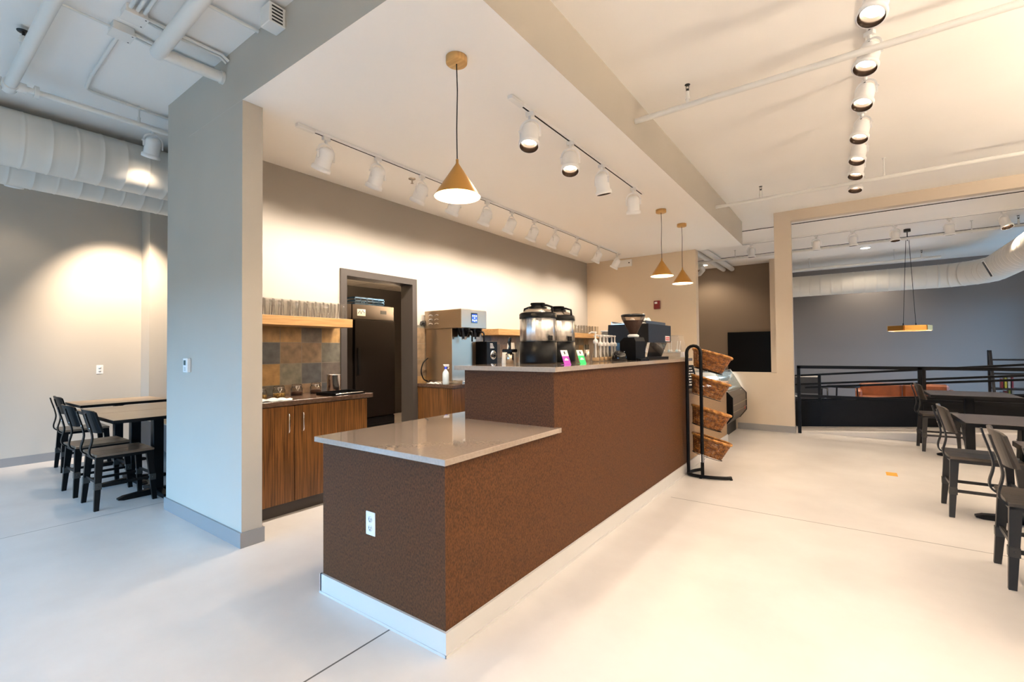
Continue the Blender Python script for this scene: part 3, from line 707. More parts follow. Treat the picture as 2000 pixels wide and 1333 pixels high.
tag(MB().box(-4.205, -3.90, 1.612, 2.745, 1.535, 1.615, bev=.002).build('wall_shelf', BIRCH), 'thick birch wall shelf left of the doorway crowded with glasses', 'shelf')
tag(MB().box(-4.205, -3.90, 5.06, 8.35, 1.515, 1.60, bev=.002).build('wall_shelf', BIRCH), 'thick birch wall shelf behind the coffee urns with a row of glasses', 'shelf')
def tumbler(loc, label, group, h=.145, r=.036):
    o = MB().lathe([(0, 0), (r*.78, 0), (r*.80, .004), (r, h), (r*.96, h)], 16).build('glass_tumbler', GLASS)
    o.location = loc; return tag(o, label, 'glass', group)
g0 = None
for row, x in enumerate((-3.945, -4.03, -4.115)):
    for k in range(14):
        y = 1.65+k*.0775+(.02 if row == 1 else 0)
        if y > 2.72: continue
        lab = 'clear tumbler on the birch shelf left of the doorway, in the %s row' % ('front', 'middle', 'back')[row]
        grp = 'tumblers in the %s row left of the doorway' % ('front', 'middle', 'back')[row]
        if g0 is None: g0 = tumbler((x, y, 1.615), lab, grp)
        else:
            c = g0.copy(); COL.objects.link(c); c.location = (x, y, 1.615); c['label'] = lab; c['group'] = grp
g1 = None
for row, x in enumerate((-3.96, -4.08)):
    for k in range(13):
        lab = 'clear tumbler on the birch shelf behind the coffee urns, in the %s row' % ('front', 'back')[row]
        grp = 'tumblers in the %s row behind the urns' % ('front', 'back')[row]
        c = g0.copy(); COL.objects.link(c); c.location = (x, 6.85+k*.115, 1.60); c['label'] = lab; c['group'] = grp

# jars, towel, canister, tray
jl = ['glass clip jar of seeds, leftmost of the four', 'glass clip jar of seeds, second from the left', 'glass clip jar of dark beans, third from the left', 'glass clip jar of dark beans, beside the steel canister']
for i, (x, y) in enumerate(((-3.93, 1.885), (-3.96, 2.055), (-4.0, 2.235), (-4.03, 2.435))):
    t = thing('clip_jar', jl[i], 'jar', (x, y, .915), R(-20), 'clip-top jars on the worktop')
    MB().lathe([(0, .002), (.046, .002), (.050, .008), (.050, .062), (.042, .078), (.040, .082)], 20).build('glass_body', GLASS, t)
    MB().lathe([(0, .004), (.046, .004), (.047, .035), (0, .038)], 18).build('contents', SEEDS if i < 2 else BEANS, t)
    MB().lathe([(.042, .084), (.044, .090), (.040, .100), (.02, .104), (0, .104)], 20).build('lid', GLASS, t)
    MB().lathe([(.0425, .074), (.0425, .078)], 16).tube([(.045*math.cos(a), .045*math.sin(a), .086) for a in [2*PI*q/16 for q in range(16)]], .0022, 6, closed=True).tube([(.045, -.012, .09), (.058, -.012, .07), (.056, 0, .045), (.058, .012, .07), (.045, .012, .09)], .0022, 6).tube([(.044, 0, .09), (0, 0, .108), (-.044, 0, .09)], .0022, 6).build('wire_clip', CHROME, t)
t = thing('steel_canister', 'brushed steel cylinder canister on the worktop beside the jars', 'canister', (-3.99, 2.60, .915))
MB().lathe([(0, .002), (.062, .002), (.064, .006), (.064, .163), (.066, .166), (.066, .172), (.061, .172), (.061, .01), (0, .01)], 32).build('body', STEELB, t)
MB().lathe([(0, .166), (.060, .170)], 24).build('lid', STEEL, t)
t = thing('serving_tray', 'black rectangular tray lying near the front of the worktop', 'tray', (-3.76, 2.52, .915), R(4))
MB().box(-.12, .12, -.17, .17, 0, .006).box(-.12, -.112, -.17, .17, 0, .028).box(.112, .12, -.17, .17, 0, .028).box(-.12, .12, -.17, -.162, 0, .028).box(-.12, .12, .162, .17, 0, .028).build('tray_body', BLACK, t)
MB().tube([(.125, -.15, .016), (.14, -.12, .02), (.14, .12, .02), (.125, .15, .016)], .004, 8).build('handle', CHROME, t)
def towel(loc, label, sx=.20, sy=.12, rz=0):
    b = MB(); n = 16; V = []; F = []
    for j in range(n+1):
        for i in range(n+1):
            u, v = i/n-.5, j/n-.5
            z = .013+.005*math.sin(u*17+v*5)+.005*math.cos(v*19-u*7) - .010*max(0, (abs(u)*2)**6) - .008*max(0, (abs(v)*2)**6)
            V.append((u*sx*(1+.06*math.sin(v*9)), v*sy*(1+.08*math.sin(u*8)), max(.003, z)))
    for j in range(n):
        for i in range(n): F.append((j*(n+1)+i, j*(n+1)+i+1, (j+1)*(n+1)+i+1, (j+1)*(n+1)+i))
    k = len(V); V += [(x, y, 0.001) for x, y, z in V]; F += [tuple(k+q for q in f[::-1]) for f in F]
    b.add(V, F, 0, True); o = b.build('folded_towel', CLOTH); o.location = loc; o.rotation_euler = (0, 0, rz); return tag(o, label, 'towel')
towel((-3.72, 1.84, .915), 'crumpled white towel in front of the jars on the worktop', .16, .34)
towel((-3.96, 3.895, .915), 'crumpled white towel beside the spray bottle', .20, .075)

# spray bottle
t = thing('spray_bottle', 'white spray bottle with blue collar beside the coffee brewer', 'bottle', (-3.775, 3.893, .915), R(40))
MB().lathe([(0, 0), (.034, 0), (.037, .006), (.037, .12), (.030, .145), (.016, .165), (.015, .18)], 24).build('bottle_body', flat('cloudy white plastic', (.62, .72, .76), .3), t)
MB().lathe([(.017, .178), (.017, .20), (.012, .204)], 18).build('collar', BLUEPL, t)
MB().box(-.012, .03, -.009, .009, .204, .228, bev=.003).prism([(-.03, .232), (.035, .232), (.042, .218), (.02, .206), (-.02, .212)], -.009, .009, 'y').tube([(.03, 0, .215), (.036, 0, .19), (.028, 0, .178)], .004, 6).build('trigger_head', WHITEPL, t)

# coffee brewer
t = thing('coffee_brewer', 'tall stainless twin coffee brewer with blue display on the back worktop', 'coffee machine', (-3.62, 3.972, .915))
MB().box(-.56, -.13, 0, .50, .03, .65, bev=.004).build('tower', STEELW, t)
MB().box(-.57, .03, -.015, .52, .65, .87, bev=.006).build('brew_head', STEELW, t)
t.scale = (1, .86, 1)
MB().box(-.56, .03, 0, .50, 0, .035, bev=.004).box(-.12, .02, .02, .48, .035, .045).build('drip_base', STEEL, t)
b = MB()
for i in range(3):
    for j in range(2):
        pts = [(-.46+j*.10+.035*math.cos(R(a)), -.019, .70+i*.05+.018*math.sin(R(a))) for a in (20, 55, 90, 125, 160)]
        b.tube(pts, .006, 8)
b.build('side_vent', CHROME, t)
d = MB().box(.030, .034, .185, .315, .71, .83, bev=.001).build('display', BLACKGL, t)
MB().box(.0341, .0346, .20, .30, .725, .815).build('screen', LCD, d)
b = MB()
for (yy, zz, w) in ((.213, .795, .018), (.25, .795, .018), (.287, .795, .018), (.213, .745, .018), (.287, .745, .018), (.25, .738, .022), (.25, .77, .012)): b.box(.0347, .035, yy-w/2, yy+w/2, zz-.007, zz+.007)
b.build('icon', LCDW, d)
for yy in (.13, .38):
    k = MB().lathe([(.05, -.10), (.085, -.03), (.09, 0)], 24, cap=True, mat=Matrix.Translation((-.05, yy, .65))).lathe([(.012, -.125), (.012, -.10)], 10, mat=Matrix.Translation((-.05, yy, .65))).build('filter_basket', BLACKGL, t)
    MB().tube([(.03, yy, .61), (.075, yy, .605), (.085, yy, .58), (.085, yy, .49)], .011, 10).build('handle', BLACK, k)
MB().tube([(-.57, -.02, .74), (-.60, -.05, .73), (-.60, -.06, .70)], .02, 10).build('water_fitting', DARKMET, t)
MB().box(-.128, -.125, .20, .29, .52, .60).build('tag_plate', PAPER, t)
MB().tube(smooth([(-.52, -.01, .30), (-.53, -.09, .24), (-.535, -.12, .14), (-.53, -.08, .05), (-.52, -.01, .02)]), .008, 8).build('power_cord', BLACK, t)

# dark grinder beside brewer
t = thing('coffee_grinder', 'black boxy bulk grinder with a round chrome dial beside the brewer', 'grinder', (-3.62, 4.45, .915))
MB().box(-.42, 0, 0, .22, .14, .50, bev=.006).box(-.42, -.04, .02, .20, 0, .14).build('body', BLACK, t)
b = MB(); mt = Matrix.Translation((0, .13, .33)) @ Matrix.Rotation(R(90), 4, 'Y')
MB().lathe([(0, .004), (.055, .004), (.055, .0)], 28, mat=mt).lathe([(.045, .006), (.055, .006), (.056, .001)], 28, mat=mt).build('dial_plate', CHROME, t)
MB().lathe([(.032, .006), (.028, .035), (0, .036)], 20, mat=mt).build('dial_knob', BLACKGL, t)
for k in range(4): MB().box(.0003, .001, .07, .15-.01*k, .415+k*.017, .423+k*.017).build('label_line', PAPER, t)
MB().box(-.02, .02, .09, .14, .0, .20).build('spout', BLACK, t)

# ================================================================ ON THE BAR
BT = 1.20
def urn(loc, rz, label):
    t = thing('coffee_urn', label, 'coffee urn', loc, rz, 'insulated coffee urns on the bar')
    s = .140
    MB().lathe([(0, .165), (s, .165), (s, .345), (0, .345)], 44).build('steel_shell', STEELR, t)
    MB().lathe([(s-.03, .0), (s+.002, .0), (s+.004, .01), (s+.004, .165), (s-.01, .168)], 44).build('base', BLACK, t)
    MB().lathe([(s+.004, .343), (s+.004, .375), (s-.006, .385), (s-.02, .388)], 44).build('collar', BLACK, t)
    MB().lathe([(s-.015, .386), (s-.045, .41), (.055, .42)], 40).build('lid', STEEL, t)
    k = MB().lathe([(.07, .415), (.072, .43), (.055, .434), (.05, .45), (.058, .452), (.056, .462), (0, .464)], 28).build('stopper', BLACK, t)
    MB().tube([(-s+.012, -.04, .385), (-s+.006, -.03, .425), (-s+.03, 0, .437), (-.05, 0, .44)], .009, 8).build('carry_handle', BLACK, t)
    MB().tube([(s-.012, .04, .385), (s-.006, .03, .425), (s-.03, 0, .437), (.05, 0, .44)], .009, 8).build('carry_handle', BLACK, t)
    b = MB().box(-.018, .018, -.012, 0, -.018, .018, bev=.002).build('faucet_plate', BLACKGL, t); b.location = (s+.006, 0, .19); b.rotation_euler = (0, 0, R(90))
    return t
urn((-1.945, 3.02, BT), R(-20), 'steel and black coffee urn on the bar, the nearer, left one')
urn((-1.975, 3.37, BT), R(-20), 'steel and black coffee urn on the bar, the further, right one')
def card(loc, rz, mat, label):
    t = thing('menu_card', label, 'card', loc, rz)
    mt = Matrix.Rotation(R(-22), 4, 'X')
    MB().box(-.032, .032, -.001, .001, .0, .105, mat=mt).box(-.032, .032, -.001, .03, 0, .0015).build('card_panel', mat, t)
    MB().box(-.032, .032, -.0016, -.001, .062, .105, mat=mt).build('card_header', PAPER, t)
    MB().box(-.006, .006, -.0020, -.0015, .075, .095, mat=mt).build('header_mark', DARKMET, t)
    MB().box(-.018, .018, -.0018, -.001, .030, .038, mat=mt).box(-.010, .010, -.0018, -.001, .040, .046, mat=mt).build('lettering', PAPER, t)
card((-1.545, 2.765, BT), R(75), PURPLE, 'small tilted purple and white card in front of the urns')
card((-1.55, 3.00, BT), R(75), GREEN, 'small tilted green and white card in front of the urns')

# paper cups
def cups(x, y, n, r, label):
    t = thing('cup_stack', label, 'cups', (x, y, BT), group='stacks of paper cups on the bar')
    b = MB(); z = 0
    prof = [(0, .09), (r*.72, .09)]
    prof = [(r, 0), (r*.74, .085)]
    for k in range(n):
        zz = k*.0095
        if k == n-1: prof2 = [(r*(1-.26*.11), zz), (r*.74, zz+.085), (0, zz+.085)]
        else: prof2 = [(r+.0015, zz), (r+.0015, zz+.003), (r*.97, zz+.0095)]
        b.lathe(prof2, 18)
    b.build('cups', CUP, t)
cups(-2.19, 3.0, 9, .036, 'tall stack of cream paper cups left of the urns')
cups(-2.12, 3.06, 3, .032, 'short stack of cream paper cups beside the urns')
cups(-2.20, 2.93, 1, .026, 'small single white cup left of the tall cup stack')
# tamper stand with black lever
t = thing('hand_press', 'black lever press with steel cups at the left of the urns', 'press', (-2.10, 2.86, BT))
MB().lathe([(.012, .0), (.03, .0), (.03, .075), (.012, .08)], 20, cap=True).build('steel_cup', STEEL, t)
MB().box(-.05, .05, -.035, .035, .085, .11, bev=.006).lathe([(.02, .075), (.02, .09)], 14).build('cap', BLACK, t)
MB().tube([(0, 0, .11), (.002, 0, .135), (-.004, 0, .16), (.004, 0, .185), (.012, 0, .20)], [.012, .009, .014, .013, .006], 10).build('lever', BLACKGL, t)
# syrup pumps
SYR = ((-1.704, 3.52), (-1.747, 3.70), (-1.759, 3.80), (-1.771, 3.90), (-1.773, 4.00), (-1.788, 4.10))
sl = ['nearest, tallest at the front', 'second in the row', 'third in the row', 'fourth in the row', 'fifth in the row', 'last, beside the dome lid']
for i in range(6):
    x, y = (-1.66, 3.50) if i == 0 else (-1.79+.028*i, 3.66+.105*i)
    x, y = SYR[i]
    t = thing('syrup_pump_bottle', 'clear syrup bottle with white pump, '+sl[i], 'bottle', (x, y, BT), R(200), 'syrup bottles with white pumps')
    MB().lathe([(0, 0), (.030, 0), (.034, .006), (.034, .045), (.014, .10), (.013, .14)], 20).build('glass_bottle', GLASS, t)
    MB().lathe([(0, .003), (.029, .003), (.030, .035), (0, .036)], 16).build('syrup', flat('pale syrup', (.62, .42, .22), .2), t)
    h = .02 if i == 0 else 0
    MB().lathe([(.016, .13+h), (.020, .133+h), (.020, .155+h), (.010, .165+h), (.0065, .17+h), (.0065, .215+h), (.010, .217+h), (.010, .228+h), (0, .230+h)], 16).tube([(0, 0, .222+h), (.03, 0, .226+h), (.055, 0, .214+h)], .006, 8).lathe([(.009, .03), (.009, .13+h)], 10).build('pump', WHITEPL, t)
# dark vertical steel straws/tools
t = thing('utensil_cup', 'steel holder with dark stirrers left of the syrups', 'holder', (-1.70, 3.30, BT))
t.location = (-1.835, 3.62, BT)
MB().lathe([(0, 0), (.024, 0), (.024, .10), (.021, .10), (.021, .01)], 20).build('cup', STEEL, t)
for q in (-.008, .008): MB().tube([(q, 0, .01), (q*1.6, .004, .145)], .003, 6).build('stirrer', BLACK, t)
# dome and small glasses at the grinder foot
t = thing('knock_box', 'rounded black knock box at the foot of the bean grinder', 'box', (-1.64, 3.86, BT))
MB().lathe([(0, .09), (.04, .086), (.062, .06), (.068, .02), (.064, 0), (0, 0)], 28).build('body', BLACKGL, t)
MB().tube([(-.05, 0, .075), (.05, 0, .075)], .008, 8).build('bar', CHROME, t)
# bean grinder with hopper
t = thing('bean_grinder', 'black espresso grinder with smoked cone hopper of beans on the bar', 'grinder', (-1.575, 4.02, BT), R(-15))
MB().prism([(-.095, 0), (.075, 0), (.075, .17), (.06, .205), (-.05, .205), (-.095, .17)], -.07, .07, 'y').build('body', BLACK, t)
MB().prism([(.075, 0), (.12, 0), (.12, .015), (.075, .02)], -.06, .06, 'y').box(-.12, -.095, -.04, .04, .10, .17).build('dosing_fork', BLACK, t)
MB().box(-.123, -.119, -.025, .025, .125, .16).build('badge', flat('brass badge', (.6, .5, .3), .3), t)
MB().lathe([(.042, .205), (.05, .212), (.05, .225), (.035, .235)], 24).build('collar', WHITEPL, t)
MB().lathe([(.035, .235), (.042, .255), (.100, .375), (.104, .395), (.104, .40)], 32).build('hopper', GLASSD, t)
MB().lathe([(0, .237), (.033, .237), (.040, .256), (.090, .357), (0, .36)], 28).build('beans', BEANS, t)
MB().lathe([(.107, .398), (.108, .405), (.10, .412), (0, .413)], 32).build('hopper_lid', BLACKGL, t)
# espresso machine
t = thing('espresso_machine', 'black espresso machine with a red badge on its back panel', 'coffee machine', (-1.55, 4.34, BT))
MB().prism([(-.42, .165), (.0, .165), (.0, .345), (-.41, .345)], 0, .68, 'y').build('upper_body', SATIN, t)
MB().box(-.40, -.04, .05, .63, .345, .355).box(-.40, -.39, .05, .63, .355, .378).box(-.05, -.04, .05, .63, .355, .378).build('cup_rail', CHROME, t)
MB().prism([(-.45, .02), (-.09, .02), (-.03, .165), (-.45, .165)], .04, .64, 'y').build('lower_body', BLACKGL, t)
MB().box(-.47, -.02, .02, .66, 0, .022, bev=.004).build('base', BLACK, t)
for y in (.055, .09): MB().tube([(-.055, y-.02, .022), (-.02, y-.02, .165)], .009, 10).build('chrome_leg', CHROME, t)
d = MB().box(.0005, .003, .49, .63, .18, .235).build('badge_plate', PAPER, t)
MB().box(.003, .004, .503, .617, .19, .225).build('badge', RED, d)
b = MB()
for k in range(6): b.box(.004, .0045, .512+k*.017, .521+k*.017, .199, .216)
b.build('lettering', PAPER, d)
MB().box(.0005, .002, .52, .66, .166, .173).build('trim_line', flat('copper line', (.6, .2, .08), .3, metal=1), t)
for i, (dx, dy) in enumerate(((-.12, .19), (-.12, .32), (-.26, .26))):
    t = thing('espresso_cup', 'small white cup upturned on the espresso machine, ' + ('left front', 'right front', 'rear')[i], 'cup', (-1.55+dx, 4.34+dy, BT+.355), group='cups warming on the espresso machine')
    MB().lathe([(.036, 0), (.034, .03), (.024, .055), (.016, .06), (.016, .064), (0, .064)], 20).build('cup_body', flat('white china', (.82, .80, .76), .15), t)
    MB().lathe([(.0355, .012), (.0348, .028)], 20).build('dark_pattern', DARKMET, t)
towel((-1.82, 4.47, BT+.357), 'folded white towel on top of the espresso machine', .2, .15)
# canister & lid behind syrups
t = thing('storage_tub', 'grey square tub with a white lid between syrups and grinder', 'tub', (-2.10, 4.75, BT))
MB().box(-.09, .09, -.09, .09, 0, .29, bev=.01).build('tub', flat('grey tub', (.28, .25, .20), .4), t)
MB().box(-.095, .095, -.095, .095, .29, .305, bev=.004).build('lid', WHITEPL, t)
MB().tube([(-.05, 0, .305), (-.03, 0, .335), (.03, 0, .335), (.05, 0, .305)], .006, 8).build('lid_handle', DARKMET, t)
# acrylic stand with sticks at the end of the bar
t = thing('cake_pop_stand', 'clear acrylic display cover with white sticks at the far end of the bar', 'stand', (-1.60, 5.13, BT))
t.location = (-1.60, 5.13, BT)
MB().box(-.16, .17, -.085, .085, 0, .012).build('base_plate', ACRYL, t)
MB().box(-.13, .14, -.07, .07, .055, .065).box(-.13, -.12, -.07, .07, .012, .055).box(.13, .14, -.07, .07, .012, .055).build('shelf', PAPER, t)
MB().prism([(-.17, .012), (.18, .012), (.12, .245), (-.17, .245)], -.09, -.086, 'y').prism([(-.17, .012), (.18, .012), (.12, .245), (-.17, .245)], .086, .09, 'y').box(-.17, .12, -.086, .086, .241, .245).build('cover', ACRYL, t)
for i in range(6):
    xx = -.10+i*.042; yy = -.03 if i % 2 else .03
    k = MB().tube([(xx, yy, .07), (xx+.006*(i-2), yy, .185)], .0035, 6).build('stick', PAPER, t)
    MB().lathe([(0, .065), (.014, .070), (.016, .080), (.011, .090), (0, .092)], 12, mat=Matrix.Translation((xx, yy, 0))).build('cake_pop', (flat('pale blue icing', (.45, .68, .80), .4), PAPER)[i % 2], t)

# menu holder and small tray on the far low counter
t = thing('menu_board', 'black chalk menu with white lettering on the far counter', 'menu', (-1.50, 6.25, .841), R(65))
t.location = (-1.50, 5.62, .8435)
MB().box(-.10, .10, -.006, .006, 0, .27, mat=Matrix.Rotation(R(-14), 4, 'X')).box(-.10, .10, -.006, .08, 0, .01).build('board', BLACK, t)
b = MB()
for r_ in range(7):
    x = -.085
    while x < .06:
        w = random.uniform(.012, .035); b.box(x, x+w, -.0075, -.006, .03+r_*.033, .043+r_*.033, mat=Matrix.Rotation(R(-14), 4, 'X')); x += w+.01
b.build('lettering', PAPER, t)
t = thing('counter_tray', 'small pale tray on the far counter under the second basket', 'tray', (-1.50, 6.72, .841))
MB().box(-.12, .14, -.16, .16, 0, .015, bev=.003).build('tray_body', flat('pale wood', (.55, .42, .32), .5), t)
for q in range(3): MB().lathe([(0, .015), (.022, .017), (.024, .03), (0, .042)], 12, mat=Matrix.Translation((-.02, -.09+q*.07, 0))).build('wrapped_sweet', flat('dark green foil', (.02, .12, .07), .3), t)

# ================================================================ DISPLAY CASE
t = thing('display_case', 'black refrigerated pastry display case with slanted glass', 'display case', (-1.42, 7.12, 0))
MB().box(-.50, -.09, 0, 1.05, 0, .22).build('plinth', BLACK, t)
prof = [(-.55, .20), (-.03, .20), (.07, .33), (.07, .60), (.0, .68), (-.55, .68)]
for ya in (0, 1.06): MB().prism(prof, ya, ya+.02, 'y').build('end_panel', BLACK, t)
MB().prism([(-.54, .205), (-.035, .205), (.062, .335), (.062, .598), (-.003, .673), (-.54, .673)], .02, 1.06, 'y').build('front_panel', flat('charcoal metal panel', (.07, .055, .045), .3, metal=.5), t)
b = MB()
for z in (.39, .49): b.box(.062, .070, .02, 1.06, z-.006, z+.006)
b.build('chrome_strip', flat('dull strip', (.30, .25, .20), .3, metal=.8), t)
MB().box(.0625, .066, .90, .98, .36, .40).build('badge', RED, t)
MB().box(.012, .016, .86, .98, .640, .656).build('lettering', PAPER, t)
MB().prism([(-.004, .676), (.0, .68), (-.16, .96), (-.166, .957)], .0, 1.08, 'y').build('front_glass', GLASSC, t)
MB().box(-.54, -.16, 0, 1.08, .955, .965).build('top_glass', GLASSC, t)
MB().tube([(-.163, 0, .96), (-.163, 1.08, .96)], .008, 8).tube([(-.002, .01, .68), (-.163, .01, .96)], .006, 6).tube([(-.002, 1.07, .68), (-.163, 1.07, .96)], .006, 6).build('glass_trim', STEEL, t)
MB().box(-.50, -.05, .03, 1.05, .68, .70).box(-.50, -.20, .03, 1.05, .83, .84).build('shelf', PAPER, t)
light('case_light', 'AREA', t, (-.30, .54, .945), (0, 0, 0), 6, (.75, .9, 1.0), shape='RECTANGLE', size=.2, size_y=.9)
MB().box(-.105, -.10, .78, .90, .80, .90, mat=Matrix.Translation((0, 0, 0))).build('price_sheet', PAPER, t)

# ================================================================ BASKET RACK
rk = thing('basket_rack', 'black tubular floor rack holding four wicker baskets at the counter end', 'rack', (-1.30, 4.95, 0))
A = Vector((-.070, .0, 0)); C_ = Vector((.075, -.03, 0))
top = 1.26
pts = [A+Vector((0, 0, z)) for z in (.02, .4, .8, top)] + [((A+C_)/2 + (A-C_)/2*math.cos(a) + Vector((0, 0, top+.07*math.sin(a)))) for a in [PI*i/8 for i in range(1, 8)]] + [C_+Vector((0, 0, z)) for z in (top, .8, .4, .02)]
MB().tube(pts, .0165, 14).build('upright_frame', BLACK, rk)
foot = [(.0, .24, .022), (-.05, .14, .022), (-.075, .03, .022), (-.05, -.03, .022), (.04, -.055, .022), (.15, -.045, .022), (.27, .0, .022), (.325, .045, .022)]
MB().tube(smooth(foot), .0165, 12).build('foot', BLACK, rk)
b = MB()
for p in ((.0, .24), (-.07, .02), (.06, -.05), (.325, .045)): b.lathe([(.014, 0), (.014, .012)], 12, cap=True, mat=Matrix.Translation((p[0], p[1], 0)))
b.build('rubber_foot', RUBBER, rk)
MB().box(.062, .088, -.0445, -.0420, .16, .24).build('price_label', PAPER, rk)
def basket_mesh():
    b = MB(); Lx, Ly, hh = .185, .140, .165
    n = 96
    for k in range(15):
        f = k/14; z = f*hh; sx = Lx*(.74+.26*f); sy = Ly*(.74+.26*f); pts = []
        for i in range(n):
            a = 2*PI*i/n; e = 2.6
            cx = math.copysign(abs(math.cos(a))**(2/e), math.cos(a)); cy = math.copysign(abs(math.sin(a))**(2/e), math.sin(a))
            w = .0035*math.sin(24*a + (PI if k % 2 else 0))
            pts.append((cx*(sx+w), cy*(sy+w), z+.0012*math.sin(7*a+k)))
        b.tube(pts, .0052, 5, closed=True)
    # stakes
    for i in range(24):
        a = 2*PI*(i+.5)/24; e = 2.6
        cx = math.copysign(abs(math.cos(a))**(2/e), math.cos(a)); cy = math.copysign(abs(math.sin(a))**(2/e), math.sin(a))
        b.tube([(cx*Lx*.74, cy*Ly*.74, 0), (cx*Lx, cy*Ly, hh+.004)], .004, 5)
    # base weave
    V = []; m = 32
    for i in range(m):
        a = 2*PI*i/m; V.append((math.copysign(abs(math.cos(a))**.77, math.cos(a))*Lx*.75, math.copysign(abs(math.sin(a))**.77, math.sin(a))*Ly*.75, .002))
    b.add(V, [tuple(range(m))])
    return b
def rim_mesh():
    b = MB(); Lx, Ly, hh = .190, .145, .170; n = 120
    for ph in (0, PI/1.5, 4*PI/3):
        pts = []
        for i in range(n):
            a = 2*PI*i/n; e = 2.6
            cx = math.copysign(abs(math.cos(a))**(2/e), math.cos(a)); cy = math.copysign(abs(math.sin(a))**(2/e), math.sin(a))
            q = 18*a+ph
            pts.append((cx*(Lx+.007*math.cos(q)), cy*(Ly+.007*math.cos(q)), hh+.007*math.sin(q)))
        b.tube(pts, .0075, 6, closed=True)
    return b
WICK = flat('honey brown wicker', (.085, .020, .004), .32, col2=(.38, .135, .022), vscale=34)
WICKR = flat('light honey wicker rim', (.26, .085, .014), .34, col2=(.56, .27, .06), vscale=26)
names = ['topmost', 'second from the top', 'third from the top', 'lowest']
b0 = None
for i, z in enumerate((1.075, .80, .485, .19)):
    lab = 'oval honey wicker basket tilted on the black rack, ' + names[i]
    rot = (R(-5), R(16), R(12))
    if b0 is None:
        b0 = thing('wicker_basket', lab, 'basket', (0, 0, 0), group='wicker baskets on the black rack')
        basket_mesh().build('woven_body', WICK, b0); rim_mesh().build('braided_rim', WICKR, b0)
        t = b0
    else: t = dup(b0, (0, 0, 0), 0, lab)
    t.location = (-1.230+(.02 if i == 0 else 0), 5.135, z+.006); t.rotation_euler = rot
    # wire cradle under each basket, part of the rack
    mt = Matrix.Translation((t.location.x+1.30, t.location.y-4.95, z-.004)) @ Matrix.Rotation(rot[2], 4, 'Z') @ Matrix.Rotation(rot[1], 4, 'Y') @ Matrix.Rotation(rot[0], 4, 'X')
    el = lambda s, zz: [(s*.185*math.cos(2*PI*q/28), s*.145*math.sin(2*PI*q/28), zz) for q in range(28)]
    b = MB().tube(el(.80, -.004), .003, 6, closed=True, mat=mt).tube([(-.15, 0, -.004), (.15, 0, -.004)], .003, 6, mat=mt).tube([(0, -.118, -.004), (0, .118, -.004)], .003, 6, mat=mt)
    b.tube([(-.075, .0, z+.03), (-.075, .06, z+.01)], .004, 6).tube([(.075, -.03, z+.0), (.075, .04, z-.015)], .004, 6)
    b.build('wire_cradle', BLACK, rk)

